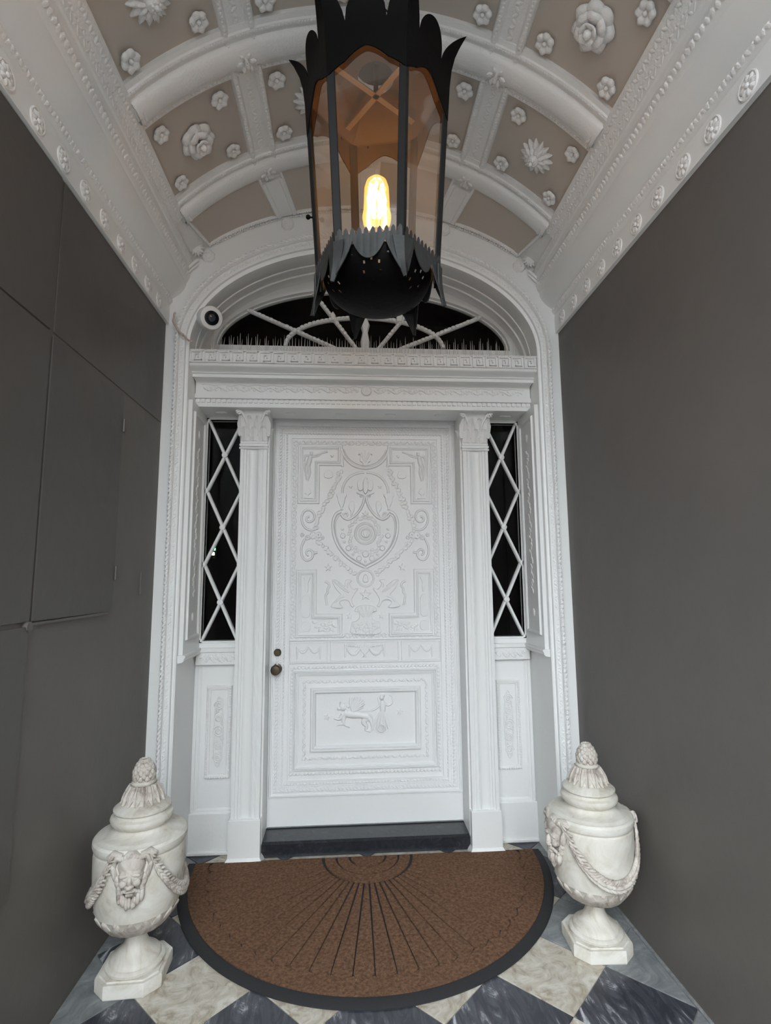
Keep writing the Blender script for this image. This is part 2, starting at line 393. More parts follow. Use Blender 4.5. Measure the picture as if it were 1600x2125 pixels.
for y0, y1 in bays:
    for p0, p1 in PHC:
        mb = MB(); mb.slab([[vp(p0 - .4 + (p1 - p0 + .8) * i / 14, y) for i in range(15)] for y in (y0 - .01, y1 + .01)], lambda p: Vector((p.x, 0, p.z - ZC)).normalized() * .015)
        part('coffer_panel', mb, 'beige', ceiling, smooth=60)
# transverse ribs: half-round with fillets
def half(n=10, y0=-.045, y1=.055, d0=.03, d1=.052):
    return [(y0 + (y1 - y0) * (1 - cos(pi * k / n)) / 2, d0 + (d1 - d0) * sin(pi * k / n)) for k in range(n + 1)]
RP = [(-.105, -.01), (-.105, .016), (-.085, .020), (-.082, .028), (-.066, .030), (-.062, .022), (-.05, .024)] + half() + [(.06, .022), (.07, .02), (.095, .02), (.10, .012), (.10, -.01)]
def leafy(mb, path, nrm, step, ln, wd, ht, tilt=.6, jit=.15, side=None):
    """row of small carved leaves along a path, alternately tilted"""
    def mk(p, t, k):
        n = nrm(p) if callable(nrm) else Vector(nrm); b = t.cross(n).normalized(); a = tilt * (1 if k % 2 else -1) + random.uniform(-jit, jit)
        d = t * cos(a) + b * sin(a); e = n.cross(d).normalized()
        mb.ell(p, d * ln, e * wd, n * ht * random.uniform(.8, 1.15), 6, 4)
    rows_along(mb, path, step, mk)
vnp = lambda p: Vector((-p.x, 0, ZC - p.z)).normalized()
for yr in RIBY:
    mb = MB(); mb.grid([[vp(-47.0 + 94.0 * i / 72, yr + dy, RV - dr) for dy, dr in RP] for i in range(73)])
    rib = part('transverse_rib', mb, 'white_thick', ceiling, smooth=40)
    lb = MB()
    leafy(lb, [vp(-47 + 94 * i / 90, yr + .083, RV - .021) for i in range(91)], vnp, .017, .010, .006, .006)
    leafy(lb, [vp(-47 + 94 * i / 90, yr - .074, RV - .029) for i in range(91)], vnp, .012, .005, .006, .004, tilt=0)
    part('leaf_edging', lb, 'white_thick', rib)
# longitudinal ribs
def arcdeg(s): return s / RV * 57.2958
for pc in (-24.3, 0, 24.3):
    pr = [(-.072, -.01), (-.072, .018), (-.065, .027), (-.048, .027), (-.040, .016), (-.037, .012), (.037, .012), (.040, .016), (.048, .027), (.065, .027), (.072, .018), (.072, -.01)]
    mb = MB(); mb.grid([[vp(pc + arcdeg(s), y, RV - d) for s, d in pr] for y in (FRONT, -.30)])
    rib = part('longitudinal_rib', mb, 'white_thick', ceiling, smooth=40)
    lb = MB()
    for s in (-.0565, .0565):
        leafy(lb, [vp(pc + arcdeg(s), FRONT + .01, RV - .027), vp(pc + arcdeg(s), -.33, RV - .027)], vnp, .016, .007, .0075, .006, tilt=0)
    leafy(lb, [vp(pc, FRONT + .01, RV - .012), vp(pc, -.36, RV - .012)], vnp, .022, .020, .009, .004, tilt=.9)
    part('leaf_edging', lb, 'white_thick', rib)
for sg in (-1, 1):
    mb = MB(); rows = []
    for y in (FRONT, -.30):
        rows.append([vp(sg * p, y, RV - d) for p, d in ((46.6, -.01), (46.6, .026), (47.3, .034), (49.2, .036), (50.6, .03), (50.6, -.02))])
    mb.grid(rows); rib = part('springing_band', mb, 'white_thick', ceiling, smooth=40)
    lb = MB()
    leafy(lb, [vp(sg * 47.9, FRONT + .01, RV - .035), vp(sg * 47.9, -.3, RV - .035)], vnp, .019, .017, .008, .0038, tilt=.75)
    leafy(lb, [vp(sg * 49.4, FRONT + .01, RV - .035), vp(sg * 49.4, -.3, RV - .035)], vnp, .019, .014, .007, .0032, tilt=.75)
    part('leaf_edging', lb, 'white_thick', rib)
# bosses on the rib crossings
bo = MB(); bo.box(-.055, .055, -.045, .055, -.01, .046, .014)
for k in range(6):
    a = 2 * pi * k / 6; bo.ell((.026 * cos(a), .018 + .026 * sin(a), .053), (.018 * cos(a), .018 * sin(a), .004), (-.010 * sin(a), .010 * cos(a), 0), (0, 0, .009), 6, 4)
bo.ell((0, .025, .058), (.012, 0, 0), (0, .02, 0), (0, 0, .016)); bo.ell((0, .005, .06), (.007, 0, 0), (0, .012, 0), (0, 0, .012))
boss_me = bo.mesh('boss', 'white_thick')
for yr in RIBY:
    for pc in (-24.3, 0, 24.3):
        o = link('boss', boss_me, ceiling); n = vn(pc); X = Vector((0, 1, 0)).cross(n)
        o.matrix_world = Matrix.Translation(vp(pc, yr)) @ Matrix((X, Vector((0, 1, 0)), n)).transposed().to_4x4()
    for sg in (-1, 1):
        o = link('boss', boss_me, ceiling); n = vn(sg * 46); X = Vector((0, 1, 0)).cross(n)
        o.matrix_world = Matrix.Translation(vp(sg * 46, yr, RV + .004)) @ Matrix((X, Vector((0, 1, 0)), n)).transposed().to_4x4() @ Matrix.Diagonal((.55, .8, .9, 1))
# flowers
def petal(mb, a, r0, r1, w, z0, z1, z2, n=5, notch=0., cup=.3, pointed=False):
    """one petal: from radius r0 to r1 in direction a, heights z0 > z1 > z2 along its length"""
    D = Vector((cos(a), sin(a), 0)); S = Vector((-sin(a), cos(a), 0)); rows = []
    for i in range(n + 1):
        t = i / n; r = r0 + (r1 - r0) * t; wd = w * (sin(pi * (.16 + .72 * t)) ** .7 * (.8 if t > .9 else 1) if pointed else sin(pi * (.14 + .60 * t)) ** .8)
        z = z0 * (1 - t) ** 2 + 2 * z1 * t * (1 - t) + z2 * t * t; row = []
        for j in range(7):
            s = (j - 3) / 3; rr = r - (abs(s) ** 2) * notch * (r1 - r0) * t
            row.append(D * rr + S * (wd * s) + Vector((0, 0, z - cup * wd * (s * s) + (cup * .25 * wd if j == 3 else 0))))
        rows.append(row)
    mb.slab(rows, lambda p: Vector((0, 0, -.007)))
def daisy():
    mb = MB()
    for k in range(14): petal(mb, 2 * pi * k / 14, .02, .088, .017, .018, .03, .008, notch=.3, cup=.5, pointed=True)
    for k in range(12): petal(mb, 2 * pi * (k + .5) / 12, .012, .062, .014, .026, .046, .026, notch=.3, cup=.5, pointed=True)
    mb.lathe([(.027, .01), (.030, .03), (.026, .046), (.016, .055), (.004, .058)], 14)
    for k in range(8): a = 2 * pi * k / 8; mb.ball((.016 * cos(a), .016 * sin(a), .054), .006, 6, 4)
    mb.ell((0, 0, .058), (.011, 0, 0), (0, .011, 0), (0, 0, .012)); return mb
def rose():
    mb = MB()
    for k in range(7): petal(mb, 2 * pi * k / 7, .02, .088, .046, .012, .038, .016, notch=.42, cup=.28)
    for k in range(6): petal(mb, 2 * pi * (k + .5) / 6, .014, .064, .038, .022, .054, .040, notch=.25, cup=.3)
    for k in range(5): petal(mb, 2 * pi * k / 5 + .3, .006, .036, .024, .034, .060, .058, notch=.2, cup=.2)
    mb.ell((0, 0, .052), (.017, 0, 0), (0, .017, 0), (0, 0, .018), 12, 6); return mb
def blossom():
    mb = MB()
    for k in range(6): petal(mb, 2 * pi * k / 6, .004, .041, .024, .008, .034, .020, n=5, notch=.42, cup=.30)
    mb.ell((0, 0, .016), (.010, 0, 0), (0, .010, 0), (0, 0, .010), 8, 5); return mb
FM = {'daisy': daisy().mesh('daisy', 'white_thick', 80), 'rose': rose().mesh('rose', 'white_thick', 80), 'blossom': blossom().mesh('blossom', 'white_thick', 80)}
def flower(kind, phi, y, s=1.):
    o = link({'daisy': 'daisy_rosette', 'rose': 'rose_rosette', 'blossom': 'small_flower'}[kind], FM[kind], ceiling); n = vn(phi); X = Vector((0, 1, 0)).cross(n)
    o.matrix_world = Matrix.Translation(vp(phi, y, RV - .002)) @ Matrix((X, Vector((0, 1, 0)), n)).transposed().to_4x4() @ Matrix.Rotation(random.uniform(0, 6.28), 4, 'Z') @ Matrix.Diagonal((s, s, s, 1))
PCEN = [-37.2, -12.2, 12.2, 37.2]
for b, (y0, y1) in enumerate(bays[:3]):
    yc = (y0 + y1) / 2
    for c, pc in enumerate(PCEN):
        flower('rose' if (b + c) % 4 in ((0,) if b % 2 == 0 else (0,)) or (b == 1 and c == 3) else 'daisy', pc, yc, 1.0)
        for dp in (-6.6, 6.6):
            for dyy in (-.14, .14): flower('blossom', pc + dp, yc + dyy, random.uniform(.92, 1.05))

# last bay: the vault is drawn in to meet the door arch
EA, EB, EZ = 1.16, .735, 2.91
ST = [(-50.6, -1.03), (-47, -.892), (-24.3, -.458), (0, 0), (24.3, .458), (47, .892), (50.6, 1.03)]
def emap(phi):
    for (p0, x0), (p1, x1) in zip(ST, ST[1:]):
        if p0 <= phi <= p1: return x0 + (x1 - x0) * (phi - p0) / (p1 - p0)
def ez(x): return EZ + EB * sqrt(max(0, 1 - (x / EA) ** 2))
def sp(phi, w, off=0.):
    a = vp(phi, -.30, 1.30); x = emap(phi); b = Vector((x, 0, ez(x))); p = a * (1 - w) + b * w
    return p + Vector((p.x * .8, 0, 1.2)).normalized() * off
lbm = MB(); lbm.slab([[sp(-50.6 + 101.2 * i / 60, w, .02) for i in range(61)] for w in (0, .5, 1.02)], lambda p: Vector((0, 0, .05)))
part('splayed_bay', lbm, 'white_thick', ceiling)
for p0, p1 in ((-46.8, -27.0), (-21.6, -2.8), (2.8, 21.6), (27.0, 46.8)):
    mb = MB(); mb.slab([[sp(p0 + (p1 - p0) * i / 12, w, .014) for i in range(13)] for w in (.05, .5, .95)], lambda p: Vector((0, 0, .012)))
    part('coffer_panel', mb, 'beige', ceiling, smooth=60)
    fr = MB(); P = [sp(p0 + (p1 - p0) * i / 12, .95, .010) for i in range(13)] + [sp(p1, w, .010) for w in (.7, .45, .05)]
    P = [sp(p0, w, .010) for w in (.05, .45, .7)] + P
    fr.tube(P, .009, 6, ref=(0, 0, 1))
    leafy(fr, [sp(p0 + (p1 - p0) * i / 12, .95, .0) for i in range(13)], (0, 0, -1), .014, .006, .005, .005, tilt=.3)
    part('panel_moulding', fr, 'white_thick', ceiling)
for pc in (-24.3, 0, 24.3):
    mb = MB(); mb.slab([[sp(pc + q, w, .004 + (0 if abs(q) < 1.8 else -.006)) for q in (-2.7, -1.9, -1.7, 1.7, 1.9, 2.7)] for w in (.25, .6, .97)], lambda p: Vector((0, 0, .02)))
    part('longitudinal_rib', mb, 'white_thick', ceiling)

# ------------------------------------------------------------------ cornices along both walls
CP = [(1.135, 2.915), (1.102, 2.915), (1.102, 3.020), (1.107, 3.026), (1.100, 3.032), (1.088, 3.046), (1.088, 3.060), (1.092, 3.064)]
CP += [(1.092 - .07 * (1 - cos(pi / 2 * k / 8)), 3.064 + .092 * sin(pi / 2 * k / 8)) for k in range(1, 9)]
CP = CP[:8] + [(1.092 - .074 * sin(pi / 2 * k / 8) ** 1.3, 3.066 + .092 * (1 - cos(pi / 2 * k / 8)) ** .8) for k in range(1, 9)]
CP += [(1.018, 3.162), (1.010, 3.170), (1.002, 3.195), (1.008, 3.222), (1.000, 3.226), (1.000, 3.258), (.992, 3.262), (.985, 3.300), (1.135, 3.330)]
ros = MB()
for k in range(8): petal(ros, 2 * pi * k / 8, .006, .034, .014, .004, .012, .004, n=4, notch=.3, cup=.4)
ros.ell((0, 0, .006), (.009, 0, 0), (0, .009, 0), (0, 0, .007)); ros.tube([(.037 * cos(2 * pi * k / 24), .037 * sin(2 * pi * k / 24), .002) for k in range(24)], .004, 6, closed=True, ref=(0, 0, 1))
ros_me = ros.mesh('cornice_rosette', 'white_thick', 50)
for sg, nm, lab, ys in ((-1, 'trim_left', 'white plaster cornice with leaf bands and rosettes along the left wall', -.165), (1, 'trim_right', 'white plaster cornice with leaf bands and rosettes along the right wall', -.105)):
    mb = MB(); mb.extrude_y([(sg * x, z) for x, z in CP], FRONT, .02)
    co = struct(part(nm, mb, 'white', smooth=30), lab, 'cornice')
    y = ys; k = 0
    while y > FRONT + .1:
        o = link('rosette', ros_me, co); n = Vector((-sg, 0, 0)); X = Vector((0, 0, 1)); Y = n.cross(X)
        o.matrix_world = Matrix.Translation((sg * 1.103, y, 2.962)) @ Matrix((X, Y, n)).transposed().to_4x4(); y -= .158
    lb = MB()
    n1 = Vector((-sg * .8, 0, -.6)); leafy(lb, [(sg * 1.093, FRONT + .01, 3.048), (sg * 1.093, -.01, 3.048)], n1, .020, .014, .010, .010, tilt=.9)
    part('leaf_band', lb, 'white_thick', co)
    lb = MB()
    n2 = Vector((-sg * .8, 0, -.6)); leafy(lb, [(sg * 1.004, FRONT + .01, 3.193), (sg * 1.004, -.01, 3.193)], n2, .024, .011, .017, .008, tilt=.25)
    part('leaf_band', lb, 'white_thick', co)
    lb = MB(); leafy(lb, [(sg * .9885, FRONT + .01, 3.281), (sg * .9885, -.01, 3.281)], Vector((-sg, 0, -.2)).normalized(), .022, .016, .006, .0022, tilt=.9)
    part('leaf_band', lb, 'white_thick', co)

# ------------------------------------------------------------------ moulded arch surround
A0 = arch(RX, BA, Z0, 72); A1 = arch(1.055, .685, 2.812, 72); 
def ring(t): return [(a[0] + (b[0] - a[0]) * t, a[1] + (b[1] - a[1]) * t) for a, b in zip(A0, A1)]
prof = [(-.02, .01), (-.02, -.012), (.10, -.016), (.12, -.010), (.22, -.012), (.25, -.026), (.30, -.028), (.33, -.020), (.36, -.020), (.62, -.020), (.66, -.024)]
prof += [(.70 + .30 * (1 - cos(pi * k / 8)) / 2, -.022 - .022 * sin(pi * k / 8)) for k in range(9)] + [(1.02, -.012), (1.06, -.012), (1.08, .01)]
mb = MB(); mb.grid([[(x, dy, z) for (x, z) in ring(t)] for t, dy in prof])
surround = struct(part('trim_1', mb, 'white', smooth=35), 'white moulded arch surround framing the whole doorway', 'door surround')
sf = MB()
for yy, rr, dd in ((.108, .007, -.004), (.120, .004, -.006), (.200, .008, -.010), (.215, .004, -.022)):
    sf.tube([Vector((x, yy, z)) for x, z in arch(RX - dd, BA - dd * .9, Z0, 72) if z > 2.70], rr, 6)
part('soffit_fillets', sf, 'white', surround)
lb = MB(); rp = [Vector((x, -.040, z)) for x, z in ring(.86)]
def rope(p, t, k):
    n = Vector((0, -1, 0)); b = t.cross(n); d = (t * .75 + b * .65).normalized(); e = d.cross(n)
    lb.ell(p, d * .016, e * .008, n * .008, 6, 4)
rows_along(lb, rp, .024, rope); part('rope_roll', lb, 'white_thick', surround)
lb = MB()
for t, st, sz in ((1.05, .012, .0048), (.49, .0165, .006)):
    leafy(lb, [Vector((x, -.018 if t < 1 else -.014, z)) for x, z in ring(t)], (0, -1, 0), st, sz * 1.1, sz, sz * .8, tilt=.2)
leafy(lb, [Vector((x, -.02, z)) for x, z in ring(.56)], (0, -1, 0), .021, .012, .005, .005, tilt=.8)
part('bead_band', lb, 'white_thick', surround)
bo = MB(); P8 = [(.040 * cos(pi / 8 + pi * k / 4), .040 * sin(pi / 8 + pi * k / 4)) for k in range(8)]
bo.relief(P8, 0, .014, .006); bo.tube([(.026 * cos(2 * pi * k / 20), -.014, .026 * sin(2 * pi * k / 20)) for k in range(20)], .004, 6, closed=True); bo.ell((0, -.014, 0), (.016, 0, 0), (0, .006, 0), (0, 0, .016)); bo_me = bo.mesh('boss', 'white_thick')
for x in (-.902, -.458, 0, .458, .902): link('boss', bo_me, surround, (x, -.001, ez(x) - (.045 if abs(x) > .6 else .042)))
fm = MB(); leafy(fm, [Vector((x, -.008, ez(x) - .006)) for x in [-.85 + 1.7 * k / 60 for k in range(61)]], (0, -1, 0), .016, .008, .005, .006, tilt=.3); part('outer_bead', fm, 'white_thick', surround)
for sg in (-1, 1):
    fm = MB(); P = [Vector((sg * x, -.012, ez(x) - .03)) for x in (.955, .99, 1.03, 1.07)]
    fm.tube(P, .010, 6); fm.tube([p + Vector((0, 0, -.026)) for p in P], .007, 6)
    for k in range(6):
        a = radians(20 + 28 * k); fm.ell((sg * .955, -.035, 3.345), (.045 * cos(a), 0, .045 * sin(a)), (-.012 * sin(a), 0, .012 * cos(a)), (0, .014, 0), 6, 4)
    part('leaf_clasp', fm, 'white_thick', surround)

# ------------------------------------------------------------------ fanlight
fan = struct(empty('window_3'), 'dark half-oval fanlight with white radial glazing bars above the door', 'fanlight')
GA, GB, GZ = .930, .400, 2.945
def garc(a, b, z0, n=48): return [(-a * cos(pi * k / n), z0 + b * sin(pi * k / n)) for k in range(n + 1)]
mb = MB(); o_ = [(-(RX + .04) * cos(pi * k / 48), Z0 + (BA + .045) * sin(pi * k / 48)) for k in range(49)]; i_ = garc(GA, GB, GZ)
mb.grid([[(x, WY + .045, z) for x, z in o_], [(x, WY - .01, z) for x, z in o_], [(x, WY - .01, z) for x, z in i_], [(x, WY + .02, z) for x, z in i_], [(x * .992, WY + .02, GZ + (z - GZ) * .985) for x, z in i_], [(x * .992, WY + .05, GZ + (z - GZ) * .985) for x, z in i_]])
mb.box(-RX - .05, RX + .05, WY - .009, WY + .05, 2.70, GZ + .004)
part('frame', mb, 'white', fan)
gl = MB(); P = garc(GA, GB, GZ); gl.add([(x, WY + .035, z) for x, z in P], [tuple(range(len(P)))]); part('pane', gl, 'pane', fan, smooth=0)
def bar(name, path, r=.013, beads=True):
    mb = MB(); mb.tube([(x, WY + .018, z) for x, z in path], r, 6, ry=.018)
    if beads: rows_along(mb, [Vector((x, WY + .002, z)) for x, z in path], .027, lambda p, t, k: mb.ell(p, t * .016, t.cross(Vector((0, 1, 0))) * .012 * random.uniform(.8, 1.2), Vector((0, .009, 0)), 6, 4))
    part(name, mb, 'white_thick', fan)
IA, IB, IZ = .50, .195, 2.965
bar('glazing_bar', [(-IA * cos(pi * k / 30), IZ + IB * sin(pi * k / 30)) for k in range(31)])
HUB = (0.012, 2.86)
for x, z in ((-.745, 3.195), (-.335, 3.325), (.365, 3.31), (.745, 3.18)):
    k_ = 1.0
    while ((HUB[0] + (x - HUB[0]) * k_) / GA) ** 2 + ((HUB[1] + (z - HUB[1]) * k_ - GZ) / GB) ** 2 < 1.06: k_ += .01
    bar('glazing_bar', [(HUB[0] + (x - HUB[0]) * t * k_, HUB[1] + (z - HUB[1]) * t * k_) for t in (.08, .3, .5, .7, .85, 1)])
mb = MB(); mb.relief([(-.022, 2.80), (-.030, 3.0), (-.018, 3.06), (-.03, 3.11), (-.016, 3.15), (0, 3.19), (.016, 3.15), (.03, 3.11), (.018, 3.06), (.030, 3.0), (.022, 2.80)], WY + .02, .03, .008); part('centre_bar', mb, 'white_thick', fan)
mb = MB(); mb.relief([(.195, 3.125), (.20, 3.17), (.225, 3.205), (.245, 3.17), (.24, 3.125)], WY + .02, .035, .006)
mb.relief([(-.215, 3.125), (-.225, 3.165), (-.205, 3.195), (-.185, 3.165), (-.19, 3.125)], WY + .02, .03, .006); part('leaf_tip', mb, 'white_thick', fan)

# ------------------------------------------------------------------ entablature
ent_prof = [(WY + .02, 2.488), (.138, 2.488), (.138, 2.512), (.144, 2.513), (.144, 2.535), (.126, 2.537), (.126, 2.562), (.140, 2.566), (.140, 2.632), (.130, 2.640), (.108, 2.643), (.078, 2.640), (.072, 2.640), (.072, 2.658), (.060, 2.661)]
ent_prof += [(.060 - .052 * (k / 8 - sin(2 * pi * k / 8) / (2 * pi)) , 2.661 + .026 * (k / 8)) for k in range(1, 9)] + [(.006, 2.690), (.006, 2.694), (.012, 2.696), (.012, 2.768), (.02, 2.772), (WY + .02, 2.772)]
mb = MB(); mb.extrude_x(ent_prof, -RX, RX)
ent = struct(part('trim_2', mb, 'white', smooth=28), 'white entablature with key pattern, frieze and dentils above the door', 'entablature')
# dentils
dm = MB(); dm.box(-.0105, .0105, -.001, .03, 0, .022, .002); dme = dm.mesh('dentil', 'white', 0)
nd = 66
for k in range(nd): link('dentil', dme, ent, (-RX + .016 + (2 * RX - .032) * k / (nd - 1), .136, 2.513))
# greek key
KW = 2 * RX / 26
km = MB(); w = .007
def kbar(x0, z0, x1, z1): km.box(min(x0, x1) - w / 2, max(x0, x1) + w / 2, -.010, .004, min(z0, z1) - w / 2, max(z0, z1) + w / 2, .0015)
a_, h_ = KW * .44, .030
kbar(-a_, -h_, -a_, h_); kbar(-a_, h_, a_ * .75, h_); kbar(a_ * .75, h_, a_ * .75, -h_ * .55); kbar(a_ * .75, -h_ * .55, -a_ * .3, -h_ * .55); kbar(-a_ * .3, -h_ * .55, -a_ * .3, h_ * .45); kbar(-a_ * .3, h_ * .45, a_ * .2, h_ * .45); kbar(a_ * .2, h_ * .45, a_ * .2, -.001); kbar(-a_, -h_, a_ * 1.05, -h_)
kme = km.mesh('greek_key', 'white_thick', 0)
for k in range(26): link('greek_key', kme, ent, (-RX + KW * (k + .5), .012, 2.733))
lb = MB(); lb.extrude_x([(.006, 2.766), (.003, 2.770), (.006, 2.776), (.03, 2.776), (.03, 2.766)], -RX, RX)
leafy(lb, [Vector((-RX, .007, 2.772)), Vector((RX, .007, 2.772))], (0, -.7, .7), .019, .010, .006, .005, tilt=.5)
part('top_bead', lb, 'white_thick', ent)
# frieze garland and its centre medallion
lb = MB()
for k in range(120):
    x = -.93 + 1.86 * k / 119
    if abs(x) < .05: continue
    z = 2.597 + .010 * sin(x * 2 * pi / .098)
    lb.ell((x, .139, z), (.012, 0, .006 * cos(x * 64)), (0, .005, 0), (-.004, 0, .008), 6, 4)
    if k % 2 == 0: lb.ell((x, .139, 2.597 - .010 * sin(x * 2 * pi / .098)), (.009, 0, 0), (0, .004, 0), (0, 0, .007), 6, 4)
lb.tube([(-.95 + 1.9 * k / 190, .138, 2.620 + .004 * sin(k * .66)) for k in range(191)], .003, 5)
part('frieze_garland', lb, 'white_thick', ent)
md = MB(); md.relief(circ(0, 2.597, .032, 24), .142, .012, .004); md.tube([(.027 * cos(2 * pi * k / 24), .129, 2.597 + .027 * sin(2 * pi * k / 24)) for k in range(24)], .004, 6, closed=True); part('medallion', md, 'white_thick', ent)
sm = MB()
for x in (-.86, -.45, -.15, .15, .45, .86):
    sm.ell((x, .24, 2.487), (.035, 0, 0), (0, .018, 0), (0, 0, .008), 12, 5)
part('soffit_boss', sm, 'white', ent)

# ------------------------------------------------------------------ pilasters
def leaf(mb, base, up, out, side, h, w, curl, n=7, droop=.35, bulge=.3):
    rows = []; base = Vector(base); up = Vector(up); out = Vector(out); side = Vector(side)
    for i in range(n + 1):
        t = i / n; wd = w * (.75 + .45 * sin(pi * t) - .35 * t * t) * (1 + .10 * sin(t * 14)); c = curl * t ** 2.4; zz = h * (t - droop * max(0, t - .72) ** 1.5 * 2.2)
        rows.append([base + up * zz + side * (wd * s) + out * (c + bulge * wd * (1 - s * s) + (.15 * wd if abs(s) < .1 else 0)) for s in (-1, -.6, -.25, 0, .25, .6, 1)])
    mb.slab(rows, lambda p: -out * .006)
PX0, PX1, PY = .584, .738, .225
def pilaster(sg, nm, lab):
    root = struct(empty(nm, (sg * (PX0 + PX1) / 2, 0, 0)), lab, 'pilaster')
    hw = (PX1 - PX0) / 2
    mb = MB(); mb.box(-hw - .008, hw + .008, PY - .016, WY + .06, 0.0, .218, .003)
    part('plinth', mb, 'white', root, smooth=0)
    mb = MB(); S = [(-hw - .008, PY - .016), (hw + .008, PY - .016)]
    mb.add([(-hw - .026, PY - .034, 0), (hw + .026, PY - .034, 0), (hw + .026, WY, 0), (-hw - .026, WY, 0), (-hw - .02, PY - .03, .012), (hw + .02, PY - .03, .012), (hw + .02, WY, .012), (-hw - .02, WY, .012), (-hw - .007, PY - .015, .03), (hw + .007, PY - .015, .03), (hw + .007, WY, .03), (-hw - .007, WY, .03)],
           [(0, 1, 5, 4), (1, 2, 6, 5), (3, 0, 4, 7), (4, 5, 9, 8), (5, 6, 10, 9), (7, 4, 8, 11), (8, 9, 10, 11)])
    part('foot_skirt', mb, 'white_thick', root)
    # moulded shaft: half profile (x, depth)
    hp = [(0, .012), (.018, .012), (.024, .010), (.028, .004), (.030, .004), (.033, .012), (.046, .012), (.048, .006), (.051, .006), (.053, 0), (.067, 0), (.070, .004), (hw, .004)]
    hp = [(0, .010), (.012, .010), (.022, .007), (.029, .001), (.033, .001), (.034, .006), (.039, .006), (.041, .0), (.051, .0), (.052, .005), (.056, .005), (.058, -.001), (hw, -.001)]
    fp = [(-x, PY + d) for x, d in hp[::-1]] + [(x, PY + d) for x, d in hp[1:]]
    pp = [(-hw, WY + .06)] + fp + [(hw, WY + .06)]
    n = len(pp); mb = MB(); mb.add([(x, y, .218) for x, y in pp] + [(x, y, 2.285) for x, y in pp], [(i, (i + 1) % n, n + (i + 1) % n, n + i) for i in range(n)] + [tuple(range(n)), tuple(n + i for i in range(n))])
    part('shaft', mb, 'white', root, smooth=30)
    mb = MB(); mb.box(-hw - .006, hw + .006, PY - .006, WY + .05, 2.278, 2.296, .004); mb.box(-hw - .002, hw + .002, PY - .002, WY + .05, 2.296, 2.312, .004); mb.tube([(-hw - .006, PY - .004, 2.268), (hw + .006, PY - .004, 2.268)], .006, 8)
    part('necking', mb, 'white', root)
    cap = MB()
    rows = []
    for k in range(9):
        t = k / 8; d = .035 * t ** 2.5; e = .018 * t ** 2.5; z = 2.31 + .19 * t
        rows.append([(-hw - e, WY, z), (-hw - e, PY - d + .004, z), (hw + e, PY - d + .004, z), (hw + e, WY, z)])
    cap.grid(rows); cap.add([(-hw - .018, WY, 2.50), (-hw - .018, PY - .03, 2.50), (hw + .018, PY - .03, 2.50), (hw + .018, WY, 2.50)], [(0, 1, 2, 3)])
    cp = part('capital', cap, 'white', root)
    for x in (-.052, 0, .052):
        l = MB(); leaf(l, (x, PY, 2.312), (0, 0, 1), (0, -1, 0), (1, 0, 0), .088, .024, .030); part('acanthus_leaf', l, 'white_thick', cp)
    for x in (-.079, -.027, .027, .079):
        l = MB(); leaf(l, (x * .93, PY - .002, 2.34), (0, 0, 1), (0, -1, 0), (1, 0, 0), .125, .021, .046); part('acanthus_leaf', l, 'white_thick', cp)
    for s in (-1, 1):
        l = MB(); leaf(l, (s * hw, PY + .05, 2.312), (0, 0, 1), (s, 0, 0), (0, 1, 0), .10, .03, .03); part('acanthus_leaf', l, 'white_thick', cp)
        v = MB(); P = []
        for k in range(15): a = radians(200 + 36 * k); r = .022 * (1 - k / 18); P.append((s * (hw + .006 + r * cos(a) * .8), PY - .046 - r * cos(a) * .5, 2.468 + r * sin(a)))
        v.tube([(s * .03, PY - .01, 2.40), (s * .055, PY - .025, 2.45), (s * .075, PY - .04, 2.484)] + P[4:], [.006, .009, .009] + [.0085 * (1 - k / 22) for k in range(11)], 7); part('volute', v, 'white_thick', cp)
    ab = MB(); P = []
    for (xa, xb) in ((-1, 1),):
        for k in range(13): t = -1 + 2 * k / 12; P.append((t * (hw + .028), PY - .070 + .026 * (1 - t * t)))
    P += [(hw + .028, WY), (-hw - .028, WY)]; n = len(P)
    ab.add([(x, y, 2.494) for x, y in P] + [(x * 1.03, y - .006, 2.522) for x, y in P], [(i, (i + 1) % n, n + (i + 1) % n, n + i) for i in range(n)] + [tuple(range(n)), tuple(n + i for i in range(n))])
    for k in range(5): ab.ell(((k - 2) * .009, PY - .046, 2.502), (.007, 0, (k - 2) * .003), (0, .010, 0), (0, 0, .018), 6, 4)
    part('abacus', ab, 'white', cp)
    return root
pilaster(-1, 'trim_3', 'white fluted pilaster with leafy capital left of the door')
pilaster(1, 'trim_4', 'white fluted pilaster with leafy capital right of the door')

